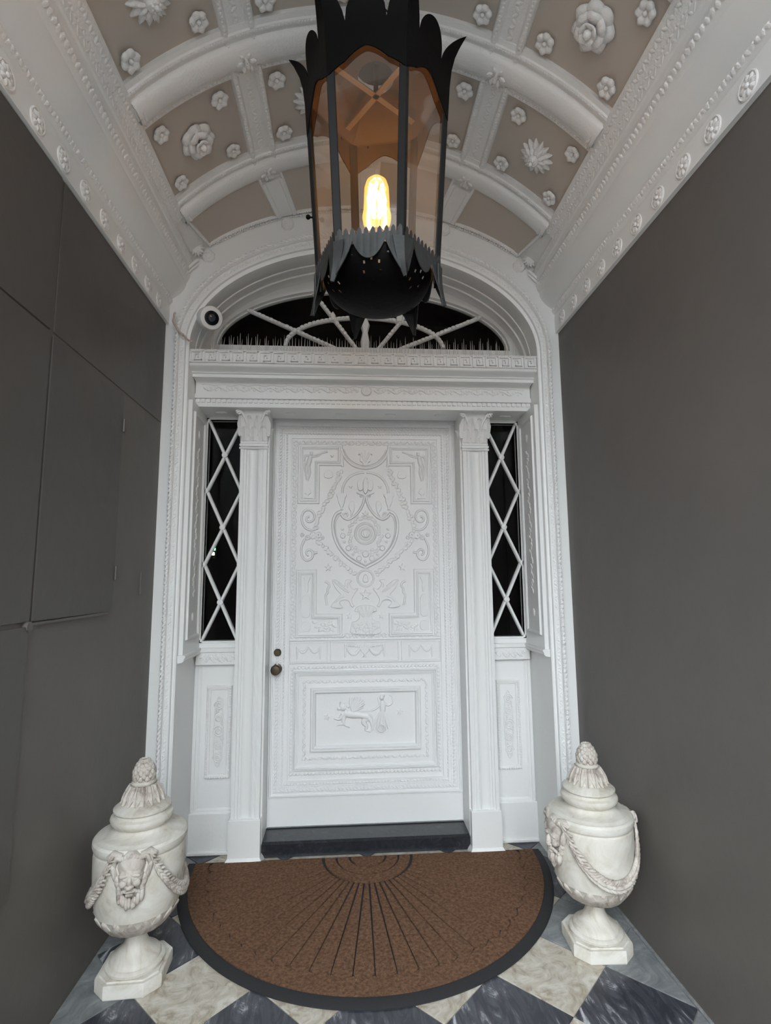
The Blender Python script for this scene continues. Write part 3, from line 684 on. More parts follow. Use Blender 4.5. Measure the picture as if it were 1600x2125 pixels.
# ------------------------------------------------------------------ sidelights, dado panels and reveals (local x measured outward)
def side(sg, wname, dname, rname, wl, dl, rl):
    X = lambda x: sg * x
    def bx(mb, x0, x1, *r): mb.box(min(sg * x0, sg * x1), max(sg * x0, sg * x1), *r)
    gx0, gx1, gz0, gz1 = .752, .955, 1.150, 2.470
    win = struct(empty(wname), wl, 'window')
    fr = MB(); bx(fr, .70, gx0, WY, WY + .05, gz0 - .05, 2.49); bx(fr, gx1, RX, WY, WY + .05, gz0 - .05, 2.49); bx(fr, .70, RX, WY - .002, WY + .05, gz0 - .055, gz0); bx(fr, .70, RX, WY, WY + .05, gz1, 2.49)
    P = [(X(gx0), gz0), (X(gx1), gz0), (X(gx1), gz1), (X(gx0), gz1)]
    fr.frame(P, WY, [(0, -.03), (0, .002), (.004, .006), (.010, .006), (.013, 0)])
    part('frame', fr, 'white', win, smooth=30)
    gl = MB(); gl.add([(X(gx0), WY + .035, gz0), (X(gx1), WY + .035, gz0), (X(gx1), WY + .035, gz1), (X(gx0), WY + .035, gz1)], [(0, 1, 2, 3)]); part('pane', gl, 'pane', win, smooth=0)
    hgt = (gz1 - gz0) / 3; nodes = []
    for k in range(3):
        za, zb = gz0 + hgt * k, gz0 + hgt * (k + 1)
        for (xa, xb) in ((gx0, gx1), (gx1, gx0)):
            b = MB(); d = Vector((X(xb) - X(xa), 0, zb - za)); u = d.normalized(); n = Vector((u.z, 0, -u.x)) * .0095
            a = Vector((X(xa), WY + .006, za)) - u * .004; c = Vector((X(xb), WY + .006, zb)) + u * .004; q = Vector((0, .026, 0)); i = n * .55
            b.add([a - n + Vector((0, .008, 0)), a - i, a + i, a + n + Vector((0, .008, 0)), a + n + q, a - n + q, c - n + Vector((0, .008, 0)), c - i, c + i, c + n + Vector((0, .008, 0)), c + n + q, c - n + q],
                  [(0, 1, 7, 6), (1, 2, 8, 7), (2, 3, 9, 8), (3, 4, 10, 9), (4, 5, 11, 10), (5, 0, 6, 11)]); part('lattice_bar', b, 'white', win, smooth=20)
        nodes += [((gx0 + gx1) / 2, (za + zb) / 2), (gx1 + .006, zb), (gx0 - .006, zb)]
    nodes += [(gx1 + .006, gz0 - .004), (gx0 - .004, gz0 - .004)]
    for x, z in nodes:
        n = MB(); n.tube([(X(x), WY + .010, z), (X(x), WY - .004, z), (X(x), WY - .006, z)], [.017, .017, .013], 16, ref=(1, 0, 0)); part('lattice_stud', n, 'white_thick', win)
    # dado below the window
    dado = struct(empty(dname), dl, 'panelling')
    b = MB(); bx(b, .70, RX, WY + .012, WY + .05, 0, 1.10); part('back_board', b, 'white', dado, smooth=0)
    b = MB(); bx(b, .70, RX, WY - .012, WY + .03, .006, .215, .003); part('plinth', b, 'white', dado, smooth=0)
    b = MB(); bx(b, .70, RX, WY - .024, WY + .03, 0, .022, .006); part('foot_skirt', b, 'white_thick', dado)
    b = MB(); x0, x1, z0, z1 = .742, .945, .235, 1.03
    b.frame([(X(x0), z0), (X(x1), z0), (X(x1), z1), (X(x0), z1)], WY + .012, [(-.001, 0), (-.001, .004), (.008, .010), (.016, .010), (.020, .016), (.030, .016), (.033, 0)]); part('panel_moulding', b, 'white', dado, smooth=30)
    b = MB(); bx(b, .70, .975, WY - .020, WY + .03, 1.016, 1.088, .003); rail = part('sill_apron', b, 'white', dado, smooth=0)
    b = MB()
    for k in range(26):
        x = .752 + .195 * k / 25; z = 1.052 + .012 * sin(k * 1.1); s = 1.3 - abs(k - 12.5) / 16
        b.ell((X(x), WY - .021, z), (.012 * s, 0, .007 * cos(k)), (0, .005, 0), (-.004, 0, .011 * s), 6, 4)
    b.tube([(X(.752 + .195 * k / 40), WY - .021, 1.052 + .022 * (.5 + .5 * sin(pi * k / 40)) * (1 + .25 * sin(k * .95))) for k in range(41)], .0025, 5); part('apron_ornament', b, 'white_thick', rail)
    # raised relief tablet
    b = MB(); tx0, tx1, tz0, tz1 = .782, .900, .405, .885
    b.frame([(X(tx0), tz0), (X(tx1), tz0), (X(tx1), tz1), (X(tx0), tz1)], WY + .012, [(-.012, .002), (-.010, .006), (-.002, .008), (.0, .011), (.008, .012), (.012, .006), (.014, 0)])
    leafy(b, [Vector((X(tx0 - .004), WY, tz0)), Vector((X(tx0 - .004), WY, tz1))], (0, -1, 0), .014, .006, .005, .004); leafy(b, [Vector((X(tx1 + .004), WY, tz0)), Vector((X(tx1 + .004), WY, tz1))], (0, -1, 0), .014, .006, .005, .004)
    leafy(b, [Vector((X(tx0), WY, tz0 - .006)), Vector((X(tx1), WY, tz0 - .006))], (0, -1, 0), .014, .006, .006, .008)
    tab = part('relief_tablet', b, 'white_thick', dado)
    b = MB(); cx = (tx0 + tx1) / 2
    b.tube([(X(cx + .026 * cos(2 * pi * k / 28)), WY + .006, .645 + .19 * sin(2 * pi * k / 28)) for k in range(28)], .004, 6, closed=True)
    for zc, r in ((.79, .028), (.72, .022), (.645, .034), (.57, .024), (.50, .028)):
        b.tube([(X(cx + r * (1 - k / 30) * cos(k * .55)), WY + .006, zc + r * (1 - k / 30) * sin(k * .55)) for k in range(24)], .0045, 6)
    for k in range(34):
        b.ell((X(cx + random.uniform(-.022, .022)), WY + .009, .48 + .34 * k / 33), (.010, 0, random.uniform(-.006, .006)), (0, .005, 0), (random.uniform(-.003, .003), 0, .007), 6, 4)
    part('scroll_relief', b, 'white_thick', tab)
    # reveal panel beside the window
    rev = struct(empty(rname), rl, 'panelling')
    b = MB(); bx(b, RX - .022, RX + .004, .022, WY, 1.09, 2.49); part('reveal_board', b, 'white', rev, smooth=0)
    b = MB()
    for (o, h_) in ((0, 0),):
        y0, y1, z0, z1 = .075, WY - .06, 1.20, 2.42; xs = RX - .022
        pr = [(-.001, 0), (-.001, .004), (.006, .010), (.013, .010), (.018, 0)]
        R = [(y0, z0), (y1, z0), (y1, z1), (y0, z1)]; rows = []
        for o_, hh in pr: rows.append([(X(xs - hh), y0 - o_, z0 - o_), (X(xs - hh), y1 + o_, z0 - o_), (X(xs - hh), y1 + o_, z1 + o_), (X(xs - hh), y0 - o_, z1 + o_)])
        b.grid(rows, closed=True)
    part('panel_moulding', b, 'white', rev, smooth=30)
    b = MB(); nx = Vector((-sg, 0, 0))
    for k in range(40):
        z = 1.42 + .82 * k / 39; b.ell((X(xs), (y0 + y1) / 2 + .014 * sin(k * 1.3), z), (.006, 0, 0), (0, .013, .008), (0, -.006 * (-1) ** k, .014), 6, 4)
    for z in (1.30, 2.33): b.ell((X(xs), (y0 + y1) / 2, z), (.008, 0, 0), (0, .018, 0), (0, 0, .024), 10, 6)
    part('leaf_drop', b, 'white_thick', rev)
    b = MB(); P = [(.016, 1.075), (.006, 1.085), (.006, 1.095), (0, 1.10), (0, 1.112), (.05, 1.112), (.05, 1.07)]
    b.add([(X(RX - .040 + x), .004, z) for x, z in P] + [(X(RX - .040 + x), WY - .02, z) for x, z in P], [(i, (i + 1) % 7, 7 + (i + 1) % 7, 7 + i) for i in range(7)] + [tuple(range(7)), tuple(7 + i for i in range(7))]); part('sill_return', b, 'white', rev, smooth=20)
    b = MB(); bx(b, .70, RX - .01, WY - .028, WY + .02, 1.086, 1.112, .004); part('sill', b, 'white', dado, smooth=0)
side(-1, 'window_1', 'trim_5', 'trim_7', 'tall dark lattice sidelight left of the door', 'white panelled dado with relief tablet under the left sidelight', 'white recessed reveal panel beside the left sidelight')
side(1, 'window_2', 'trim_6', 'trim_8', 'tall dark lattice sidelight right of the door', 'white panelled dado with relief tablet under the right sidelight', 'white recessed reveal panel beside the right sidelight')

# ------------------------------------------------------------------ door sill
mb = MB(); mb.add([(-.578, .262, 0), (.598, .262, 0), (.598, .262, .066), (-.578, .262, .066), (-.578, .275, .076), (.598, .275, .076), (-.578, .52, .086), (.598, .52, .086), (-.578, .52, 0), (.598, .52, 0)],
                  [(0, 1, 2, 3), (3, 2, 5, 4), (4, 5, 7, 6), (8, 6, 7, 9), (0, 3, 4, 6, 8), (1, 9, 7, 5, 2), (0, 8, 9, 1)])
struct(part('trim_9', mb, 'sill', smooth=0), 'black stone door sill with worn front edge', 'door sill')
jb = MB(); jb.box(-.60, -.574, PY + .03, .50, .07, 2.49, .002); jb.box(.574, .60, PY + .03, .50, .07, 2.49, .002); jb.box(-.60, .60, DY - .03, .50, 2.478, 2.50)
struct(part('trim_10', jb, 'white', smooth=0), 'white door jambs between pilasters and door leaf', 'door jamb')

# ------------------------------------------------------------------ door
door = struct(empty('door_1', (0, DY, 0)), 'white panelled front door carved all over in low relief', 'door')
mb = MB(); mb.box(-.573, .573, 0, .05, .088, 2.480, .002); part('leaf', mb, 'door_white', door, smooth=0)
def U(u, v): return ((u - 783) * .000823, 2.5617 - .000828 * v)
def rect(x0, x1, z0, z1): return [(x0, z0), (x1, z0), (x1, z1), (x0, z1)]
def drelief(name, polys, h=.007, ins=.003, m='door_white', par=None, both=True, soft=0):
    h *= 1.6; ins *= .6 if not soft else .45
    mb = MB()
    for p in polys:
        if soft: p = chaikin(p, soft)
        for q in ((p, [(-x, z) for x, z in p]) if both else (p,)):
            mb.relief(q, 0, h, ins)
    return part(name, mb, m, par or door, smooth=40)
def dtube(name, paths, r=.006, both=True, ry=.006, n=7, taper=False, yo=0.):
    ry *= 1.5 if yo == 0 else .7
    mb = MB()
    for P in paths:
        for s in ((1, -1) if both and max(abs(p[0]) for p in P) > .002 else (1,)):
            Q = resample([Vector((s * x, yo, z)) for x, z in smooth_path(P)], .008)
            rr = [r * (1 - .7 * k / len(Q)) for k in range(len(Q))] if taper else r
            mb.tube(Q, rr, n, ry=ry)
    return part(name, mb, 'door_white', door)
def chaikin(P, it):
    for _ in range(it): P = [q for a, b in zip(P, P[1:] + P[:1]) for q in ((a[0] * .75 + b[0] * .25, a[1] * .75 + b[1] * .25), (a[0] * .25 + b[0] * .75, a[1] * .25 + b[1] * .75))]
    return P
def smooth_path(P, it=3):
    for _ in range(it):
        Q = [P[0]]
        for a, b in zip(P, P[1:]): Q += [(a[0] * .75 + b[0] * .25, a[1] * .75 + b[1] * .25), (a[0] * .25 + b[0] * .75, a[1] * .25 + b[1] * .75)]
        P = Q + [P[-1]]
    return P
FIL = [(-.005, 0), (-.0035, .005), (.0035, .005), (.005, 0)]
def dframe(name, poly, prof, leaf_=None):
    prof = [(o, h * 1.5) for o, h in prof]
    mb = MB(); mb.frame(poly, 0, prof)
    return part(name, mb, 'door_white', door, smooth=30)
dframe('outer_moulding', rect(-.548, .548, .268, 2.465), [(-.006, 0), (-.005, .005), (.002, .006), (.006, .009), (.013, .009), (.016, .004), (.020, 0)])
dframe('inner_fillet', rect(-.462, .462, .335, 2.385), FIL)
dframe('bottom_rail_line', rect(-.573, .573, .085, .252), [(0, 0), (0, .002), (-.004, .004), (-.004, .004)])
def band(name, x, z0, z1, step, ln, wd, ht, tilt, alt=True):
    mb = MB()
    for P in ([(-x, z0), (-x, z1)], [(x, z0), (x, z1)], [(-x, z1), (x, z1)], [(-x, z0), (x, z0)]):
        Q = resample([Vector((*P[0][:1], -.002, P[0][1])), Vector((P[1][0], -.002, P[1][1]))], step)
        t = (Q[-1] - Q[0]).normalized(); n = Vector((0, -1, 0)); b = t.cross(n)
        for k, p in enumerate(Q):
            a = tilt * ((1 if k % 2 else -1) if alt else 1); d = t * cos(a) + b * sin(a)
            mb.ell(p, d * ln, n.cross(d) * wd, n * ht, 7, 4)
    part(name, mb, 'door_white', door)
band('rope_border', .527, .285, 2.448, .021, .017, .0075, .0075, .55, alt=False)
band('tongue_border', .490, .318, 2.413, .019, .010, .0065, .006, 0, alt=False)
band('bead_border', .508, .302, 2.430, .012, .004, .004, .004, 0)
for nm, z0, z1 in (('leaf_border', 1.155, 2.360),):
    band(nm, .444, z0, z1, .022, .013, .0075, .0042, .7); band('leaf_border', .430, z0 + .014, z1 - .014, .022, .012, .005, .0035, .5)
# upper panel: four L-shaped tablets
LP = [(-.006, 0), (-.005, .004), (0, .005), (.003, .009), (.010, .010), (.014, .006), (.022, .006), (.026, .003), (.028, 0)]
LU = [U(*p) for p in ((305, 295), (578, 295), (578, 396), (403, 396), (403, 688), (305, 688))]
LL = [U(*p) for p in ((302, 1245), (388, 1245), (388, 1565), (578, 1568), (578, 1672), (302, 1672))]
for poly in (LU, LL):
    for s in (1, -1): dframe('corner_tablet', [(s * x, z) for x, z in poly], LP)
# trumpeting figure and small urns inside the tablets
def ulimb(mb, pts, rs, dep=.010):
    for s in (1, -1):
        Q = []; R = []
        for i in range(len(pts) - 1):
            for k in range(4):
                t = k / 4; x, z = U(pts[i][0] + (pts[i + 1][0] - pts[i][0]) * t, pts[i][1] + (pts[i + 1][1] - pts[i][1]) * t); Q.append(Vector((s * x, -.001, z))); R.append((rs[i] + (rs[i + 1] - rs[i]) * t) * .000825)
        x, z = U(*pts[-1]); Q.append(Vector((s * x, -.001, z))); R.append(rs[-1] * .000825)
        for _ in range(2): Q = [Q[0]] + [(Q[i - 1] + Q[i] * 2 + Q[i + 1]) / 4 for i in range(1, len(Q) - 1)] + [Q[-1]]
        mb.tube(Q, R, 9, ry=[min(dep, max(.004, r)) for r in R])
mb = MB()
ulimb(mb, ((372, 322), (372, 345)), (12, 13)); ulimb(mb, ((366, 352), (356, 400), (346, 440)), (17, 20, 15), .012); ulimb(mb, ((350, 430), (362, 480), (348, 545)), (16, 11, 5)); ulimb(mb, ((342, 430), (332, 490), (338, 540)), (13, 9, 4))
ulimb(mb, ((374, 356), (420, 340), (495, 316)), (8, 6, 9)); ulimb(mb, ((372, 362), (420, 355), (450, 338)), (8, 6, 4)); ulimb(mb, ((355, 352), (325, 350), (318, 395)), (9, 10, 5)); ulimb(mb, ((335, 400), (318, 440), (330, 480)), (8, 9, 4))
part('trumpeting_figure', mb, 'door_white', door, 60)
fig = [U(*p) for p in ((318, 350), (345, 345), (358, 330), (375, 328), (382, 345), (490, 312), (492, 320), (430, 345), (385, 358), (372, 400), (368, 470), (352, 545), (340, 480), (330, 430), (322, 400), (312, 360))]
pot = [U(*p) for p in ((318, 680), (330, 672), (345, 660), (340, 650), (322, 640), (325, 612), (345, 598), (365, 605), (374, 640), (356, 650), (352, 660), (370, 672), (390, 680))]
drelief('tablet_urn', [pot], .006, .002, soft=1)
drelief('tablet_star', [star(*U(530, 352), .012)], .006, .002)
fig2 = [U(*p) for p in ((318, 1262), (380, 1262), (368, 1285), (358, 1310), (362, 1350), (352, 1390), (338, 1360), (335, 1300))]
jar = [U(*p) for p in ((318, 1560), (312, 1500), (310, 1440), (322, 1405), (345, 1395), (368, 1405), (378, 1440), (375, 1500), (372, 1560))]
blk = [U(*p) for p in ((315, 1590), (380, 1590), (380, 1660), (315, 1660))]
drelief('tablet_figure', [fig2, jar, blk], .006, .003, soft=2)
mb = MB()
for k in range(26):
    for s in (-1, 1):
        x, z = U(random.uniform(398, 565), random.uniform(1590, 1660)); mb.ell((s * x, 0, z), (.014, 0, random.uniform(-.008, .008)), (0, .006, 0), (0, 0, .008), 6, 4)
part('tablet_foliage', mb, 'door_white', door)
# festoon and tassels at the top
dtube('festoon', [[U(603, 300), U(625, 365), U(680, 420), U(740, 443), U(784, 447)]], .010, ry=.009)
dtube('festoon_line', [[U(620, 300), U(645, 355), U(695, 400), U(745, 420), U(784, 424)]], .004)
dtube('tassel', [[U(608, 300), U(606, 360), U(610, 440)]], .009, ry=.008)
pal = [U(*p) for p in ((728, 350), (735, 312), (765, 298), (783, 290), (801, 298), (832, 312), (840, 350), (824, 330), (826, 395), (806, 400), (800, 430), (768, 430), (762, 400), (742, 395), (744, 330))]
drelief('palmette', [pal], .009, .002, both=False, soft=1)
dtube('palmette_rib', [[U(783, 425), U(783, 300)], [U(775, 400), U(755, 320)], [U(768, 380), U(744, 330)]], .005, yo=-.0125)
# small crowns under the tablets
crown = [U(*p) for p in ((465, 500), (475, 475), (500, 460), (525, 470), (540, 500), (530, 525), (475, 525))]
drelief('shell_crown', [crown], .005, .004, soft=2)
dtube('arch_band', [[U(607, 640), U(612, 585), U(650, 520), U(715, 484), U(784, 476)]], .0085)
# eagle
drelief('eagle_wing', [[U(*p) for p in ((722, 555), (735, 535), (755, 545), (765, 570), (768, 615), (735, 625), (722, 590))]], .010, .004, soft=1)
drelief('eagle_body', [[U(*p) for p in ((772, 535), (785, 515), (800, 522), (798, 538), (808, 565), (806, 610), (795, 640), (783, 648), (770, 635), (764, 590), (766, 555))]], .014, .006, both=False, soft=1)
drelief('eagle_perch', [[U(*p) for p in ((712, 632), (745, 628), (770, 640), (783, 655), (796, 640), (822, 628), (855, 632), (842, 645), (800, 655), (783, 668), (766, 655), (725, 645))]], .010, .004, both=False, soft=1)
drelief('small_star', [star(*U(672, 590), .013), star(*U(610, 913), .012), star(*U(624, 1008), .012), star(*U(690, 1102), .012), star(*U(665, 1552), .022)], .006, .002)
drelief('star', [star(*U(505, 1198), .026)], .008, .003)
drelief('star', [star(*U(783, 797), .022), star(*U(783, 1400), .038), star(*U(783, 1153), .012)], .008, .003, both=False)
goblet = [U(*p) for p in ((565, 640), (642, 640), (642, 662), (632, 672), (626, 715), (610, 752), (618, 768), (592, 768), (600, 752), (580, 715), (572, 672), (565, 662))]
drelief('relief_goblet', [goblet], .011, .004, soft=2)
# shield
dtube('shield_rim', [[U(598, 778), U(560, 795), U(538, 850), U(540, 940), U(570, 1030), U(630, 1110), U(700, 1160), U(784, 1200)]], .0105, ry=.011)
dtube('shield_rim', [[U(778, 662), U(768, 720), U(735, 780), U(690, 825), U(650, 842), U(615, 825), U(595, 790)]], .0085, ry=.010)
dtube('shield_line', [[U(600, 800), U(570, 820), U(556, 870), U(560, 945), U(590, 1030), U(645, 1100), U(710, 1145), U(784, 1180)]], .0035)
dtube('shield_scroll', [[U(648, 838), U(625, 820), U(618, 795), U(640, 785), U(655, 805), U(640, 815)], [U(757, 668), U(745, 660), U(750, 645), U(768, 655), U(780, 675)]], .006)
bird = [U(*p) for p in ((660, 760), (655, 730), (675, 700), (695, 700), (705, 725), (700, 770), (680, 812), (668, 815), (676, 780))]
drelief('relief_bird', [bird], .008, .004, soft=2)
def dring(name, u, v, r, t):
    x, z = U(u, v); mb = MB(); mb.tube([(x + r * cos(2 * pi * k / 40), 0, z + r * sin(2 * pi * k / 40)) for k in range(40)], t, 8, closed=True); return mb, x, z
mb, x, z = dring('', 783, 945, .062, .009); part('target_ring', mb, 'door_white', door)
mb, x, z = dring('', 783, 945, .038, .008); part('target_ring', mb, 'door_white', door)
drelief('target_disc', [circ(*U(783, 945), .028, 24)], .008, .008, both=False)
drelief('target_mark', [[U(*p) for p in ((768, 920), (798, 920), (800, 945), (790, 975), (776, 975), (766, 945))]], .014, .004, both=False)
mb, x, z = dring('', 783, 1278, .049, .007); part('medallion_ring', mb, 'door_white', door)
drelief('medallion_figure', [[U(*p) for p in ((758, 1300), (768, 1260), (783, 1245), (798, 1260), (808, 1300), (783, 1312))]], .009, .006, both=False, soft=1)
drelief('roundel', [circ(*U(613, 962), .017, 18), circ(*U(655, 1055), .017, 18), circ(*U(735, 1132), .017, 18)], .008, .006)
drelief('roundel', [circ(*U(783, 1100), .020, 18)], .008, .006, both=False)
mb = MB()
for k in range(26):
    a = radians(-90 + 180 * k / 25)
    for s in (-1, 1):
        r = .095 + .012 * random.uniform(-1, 1); x, z = U(783, 945); mb.ell((s * (x + r * cos(a) * 1.02), 0, z + r * sin(a) * 1.25 - .01), (.012, 0, .006), (0, .005, 0), (-.004, 0, .009), 6, 4)
part('oak_wreath', mb, 'door_white', door)
# lozenge garland
def garland(path, r, step=.020):
    mb = MB()
    for s in (1, -1):
        for k, p in enumerate(resample([Vector((s * x, 0, z)) for x, z in path], step)):
            for q in range(2):
                o = Vector((random.uniform(-1, 1), 0, random.uniform(-1, 1))) * r * .7; rr = r * random.uniform(.7, 1.1); mb.ell(p + o, (rr, 0, rr * .3), (0, rr * .55, 0), (-rr * .2, 0, rr * .8), 7, 4)
    part('garland', mb, 'door_white', door)
garland([U(598, 470), U(560, 560), U(520, 650), U(470, 750), U(430, 840), U(400, 930)], .015)
garland([U(400, 960), U(470, 1040), U(560, 1130), U(640, 1195), U(715, 1255)], .014)
for s in (1,):
    dtube('acanthus_scroll', [[U(425, 905), U(370, 925), U(320, 895), U(300, 830), U(318, 775), U(360, 762), U(400, 790), U(398, 840), U(365, 862), U(335, 845), U(345, 815), U(370, 822)],
                              [U(330, 985), U(300, 1050), U(310, 1120), U(345, 1150), U(385, 1130), U(395, 1090), U(370, 1060), U(340, 1075), U(345, 1105), U(365, 1105)], [U(395, 1090), U(425, 1085)]], .0075, ry=.008)
mb = MB()
for s in (-1, 1):
    for u, v, r in ((390, 960, .024), (430, 955, .022), (350, 975, .018), (310, 955, .014), (460, 975, .014)):
        x, z = U(u, v)
        for k in range(6): a = k * pi / 3 + .3; mb.ell((s * (x + r * .5 * cos(a)), 0, z + r * .5 * sin(a)), (r * .5, 0, 0), (0, .009, 0), (0, 0, r * .5), 6, 4)
part('fruit_cluster', mb, 'door_white', door)
# griffins and shell
def D(u, v): return U((600 + u / 5 - 540) * 3.63636, (1170 + v / 5 - 850) * 3.63636)
gr = [D(*p) for p in ((455, 235), (430, 165), (475, 170), (530, 205), (570, 245), (560, 190), (590, 163), (645, 180), (612, 200), (622, 240), (655, 272), (690, 253), (703, 268), (672, 300), (652, 335), (632, 370), (645, 415), (670, 440), (628, 447), (608, 378), (545, 372), (508, 392), (530, 432), (556, 452), (500, 457), (425, 445), (425, 425), (462, 388), (500, 340), (532, 320), (490, 285))]
drelief('griffin', [gr], .010, .004, soft=2)
dtube('griffin_wing', [[D(440, 172), D(500, 230), D(560, 280), D(620, 300)], [D(500, 195), D(550, 250), D(600, 285)], [D(470, 400), D(510, 355), D(560, 340)], [D(600, 200), D(590, 230), D(600, 260)]], .004, yo=-.0155)
dtube('griffin_tail', [[D(362, 188), D(400, 200), D(412, 240), D(385, 260), D(395, 300), D(368, 320), D(375, 370), D(388, 440)]], .0075)
sh = [U(*p) for p in ((700, 1525), (705, 1495), (735, 1478), (783, 1472), (831, 1478), (861, 1495), (866, 1525), (835, 1520), (825, 1560), (850, 1590), (885, 1592), (890, 1625), (905, 1690), (661, 1690), (676, 1625), (681, 1592), (716, 1590), (741, 1560), (731, 1520))]
drelief('shell_mound', [sh], .009, .005, both=False, soft=2)
dtube('shell_rib', [[U(783, 1560), U(783, 1480)], [U(775, 1560), U(750, 1485)], [U(768, 1560), U(722, 1495)]], .006, yo=-.0135)
mb = MB()
for k in range(40): x, z = U(random.uniform(690, 876), random.uniform(1600, 1682)); mb.ell((x, -.014, z), (.012, 0, .005), (0, .005, 0), (-.004, 0, .008), 6, 4)
part('mound_foliage', mb, 'door_white', door)
# middle rail
SP = [(-.004, 0), (-.003, .004), (.003, .004), (.005, 0)]
for x0, x1 in ((-.452, -.232), (-.210, .198), (.220, .452)): dframe('rail_tablet', rect(x0, x1, 1.012, 1.122), SP)
dframe('rail_fillet', rect(-.458, .458, 1.004, 1.131), [(0, 0), (0, .003), (.003, .005), (.005, .003), (.006, 0)])
mb = MB()
for c in (-.342, .336):
    for s in (-1, 1):
        mb.tube([(c + s * (.070 - .070 * k / 12), 0, 1.098 - .034 * sin(pi * k / 12) + .003 * k / 12) for k in range(13)], [.003 + .007 * sin(pi * k / 12) for k in range(13)], 7, ry=.006)
        mb.tube([(c + s * .070, 0, 1.10), (c + s * .068, 0, 1.06), (c + s * .070, 0, 1.022)], [.005, .007, .003], 7)
part('rail_swag', mb, 'door_white', door)
mb = MB(); c = -.006
for s in (-1, 1):
    mb.tube([(c + s * (.115 - .095 * k / 12), 0, 1.096 - .046 * sin(pi * k / 12)) for k in range(13)], [.003 + .010 * sin(pi * k / 12) for k in range(13)], 7, ry=.007)
    mb.tube([(c + s * .118, 0, 1.105), (c + s * .116, 0, 1.065), (c + s * .118, 0, 1.03)], [.006, .008, .003], 7)
    for k in range(9): mb.ell((c + s * (.015 + .10 * k / 8), -.001, 1.092 + .012 * k / 8), (.009, 0, .003), (0, .006, 0), (0, 0, .008), 6, 4)
mb.relief([(c - .03, 1.085), (c - .022, 1.062), (c - .006, 1.050), (c - .006, 1.040), (c - .016, 1.030), (c + .016, 1.030), (c + .006, 1.040), (c + .006, 1.050), (c + .022, 1.062), (c + .03, 1.085), (c + .010, 1.094), (c, 1.118), (c - .010, 1.094)], 0, .008, .003)
part('rail_urn_swag', mb, 'door_white', door)
# lower panel
dframe('lower_moulding', rect(-.414, .414, .408, .942), [(-.016, 0), (-.012, .003), (-.006, .003), (-.004, .008), (.002, .009), (.006, .004), (.009, .010), (.013, .009), (.016, 0)])
dframe('lower_moulding', rect(-.296, .296, .528, .826), [(-.002, 0), (0, .004), (.006, .013), (.012, .014), (.016, .008), (.020, .012), (.028, .012), (.030, .005), (.034, 0)])
def band2(x, z0, z1, *a): band('lower_leaf_band', x, z0, z1, *a)
band2(.365, .458, .893, .023, .014, .008, .006, .6); band2(.440, .374, .975, .022, .012, .010, .006, .15)
def Fm(u, v): return ((600 + u / 4.848 - 540) * 3.5556 - 782) * .000805, 1.1922 - .000774 * ((1330 + v / 4.848 - 1310) * 3.5556)
def limb(mb, pts, rs, dep=.011, y=-.001):
    P = [Vector((Fm(u, v)[0], y, Fm(u, v)[1])) for u, v in pts]
    Q = []; R = []; n = 5
    for i in range(len(P) - 1):
        for k in range(n): t = k / n; Q.append(P[i].lerp(P[i + 1], t)); R.append((rs[i] + (rs[i + 1] - rs[i]) * t) * .00059)
    Q.append(P[-1]); R.append(rs[-1] * .00059)
    for _ in range(3):
        Q = [Q[0]] + [(Q[i - 1] + Q[i] * 2 + Q[i + 1]) / 4 for i in range(1, len(Q) - 1)] + [Q[-1]]
    mb.tube(Q, R, 10, ry=[min(dep, max(.005, r * .9)) for r in R])
def blob(mb, u, v, ru, rv, dep=.012, y=-.002):
    x, z = Fm(u, v); mb.ell((x, y, z), (ru * .00059, 0, 0), (0, dep, 0), (0, 0, rv * .00057), 12, 7)
mb = MB()
limb(mb, ((560, 745), (640, 770), (720, 775), (795, 795)), (44, 40, 32, 36), .015)                       # trunk
limb(mb, ((560, 770), (545, 830), (560, 870), (615, 892)), (30, 20, 15, 12)); limb(mb, ((545, 770), (510, 815), (485, 812), (455, 800)), (26, 17, 13, 10))
limb(mb, ((555, 860), (500, 862), (482, 878)), (16, 14, 11))
limb(mb, ((785, 800), (745, 850), (790, 895), (765, 930), (822, 945)), (38, 28, 17, 13, 10)); limb(mb, ((790, 790), (835, 850), (842, 915), (828, 940)), (30, 20, 13, 9))
limb(mb, ((810, 775), (848, 800), (856, 880), (846, 930)), (9, 8, 7, 9), .008)
blob(mb, 545, 690, 40, 42, .017); blob(mb, 505, 706, 20, 17, .015); blob(mb, 520, 655, 12, 18, .012); blob(mb, 556, 648, 11, 15, .012)
for k in range(7): blob(mb, 575 + 9 * (k % 3), 660 + 15 * k, 17, 13, .014)
part('winged_lion', mb, 'door_white', door, 60)
mb = MB()
for tip, r in (((612, 600), 12), ((640, 596), 13), ((668, 592), 13), ((696, 592), 13), ((724, 600), 12), ((748, 618), 12), ((768, 632), 12), ((768, 665), 11), ((748, 698), 10)):
    limb(mb, ((640, 742), (640 + (tip[0] - 640) * .55 - 6, 742 + (tip[1] - 742) * .6), tip), (12, r + 3, 5), .010, y=-.006)
limb(mb, ((640, 748), (740, 742), (835, 735)), (6, 5, 6), .006); part('lion_wing', mb, 'door_white', door, 60)
mb = MB()
blob(mb, 935, 602, 25, 29, .017); blob(mb, 950, 585, 22, 16, .014); limb(mb, ((940, 635), (946, 690), (945, 745)), (22, 34, 28), .015)
limb(mb, ((955, 655), (1000, 688), (1042, 665), (1046, 590), (1010, 575)), (15, 14, 12, 11, 9)); limb(mb, ((925, 670), (880, 716), (832, 735)), (14, 12, 9))
for (u, v), r in (((855, 880), 15), ((885, 925), 17), ((925, 948), 18), ((965, 935), 17), ((1005, 922), 16), ((1018, 895), 12)):
    limb(mb, ((940, 735), ((940 + u) / 2 + (u - 940) * .12, (735 + v) / 2), (u, v)), (14, r, r * .8), .013, y=-.002)
limb(mb, ((912, 668), (900, 612), (915, 585)), (8, 10, 8), .009)
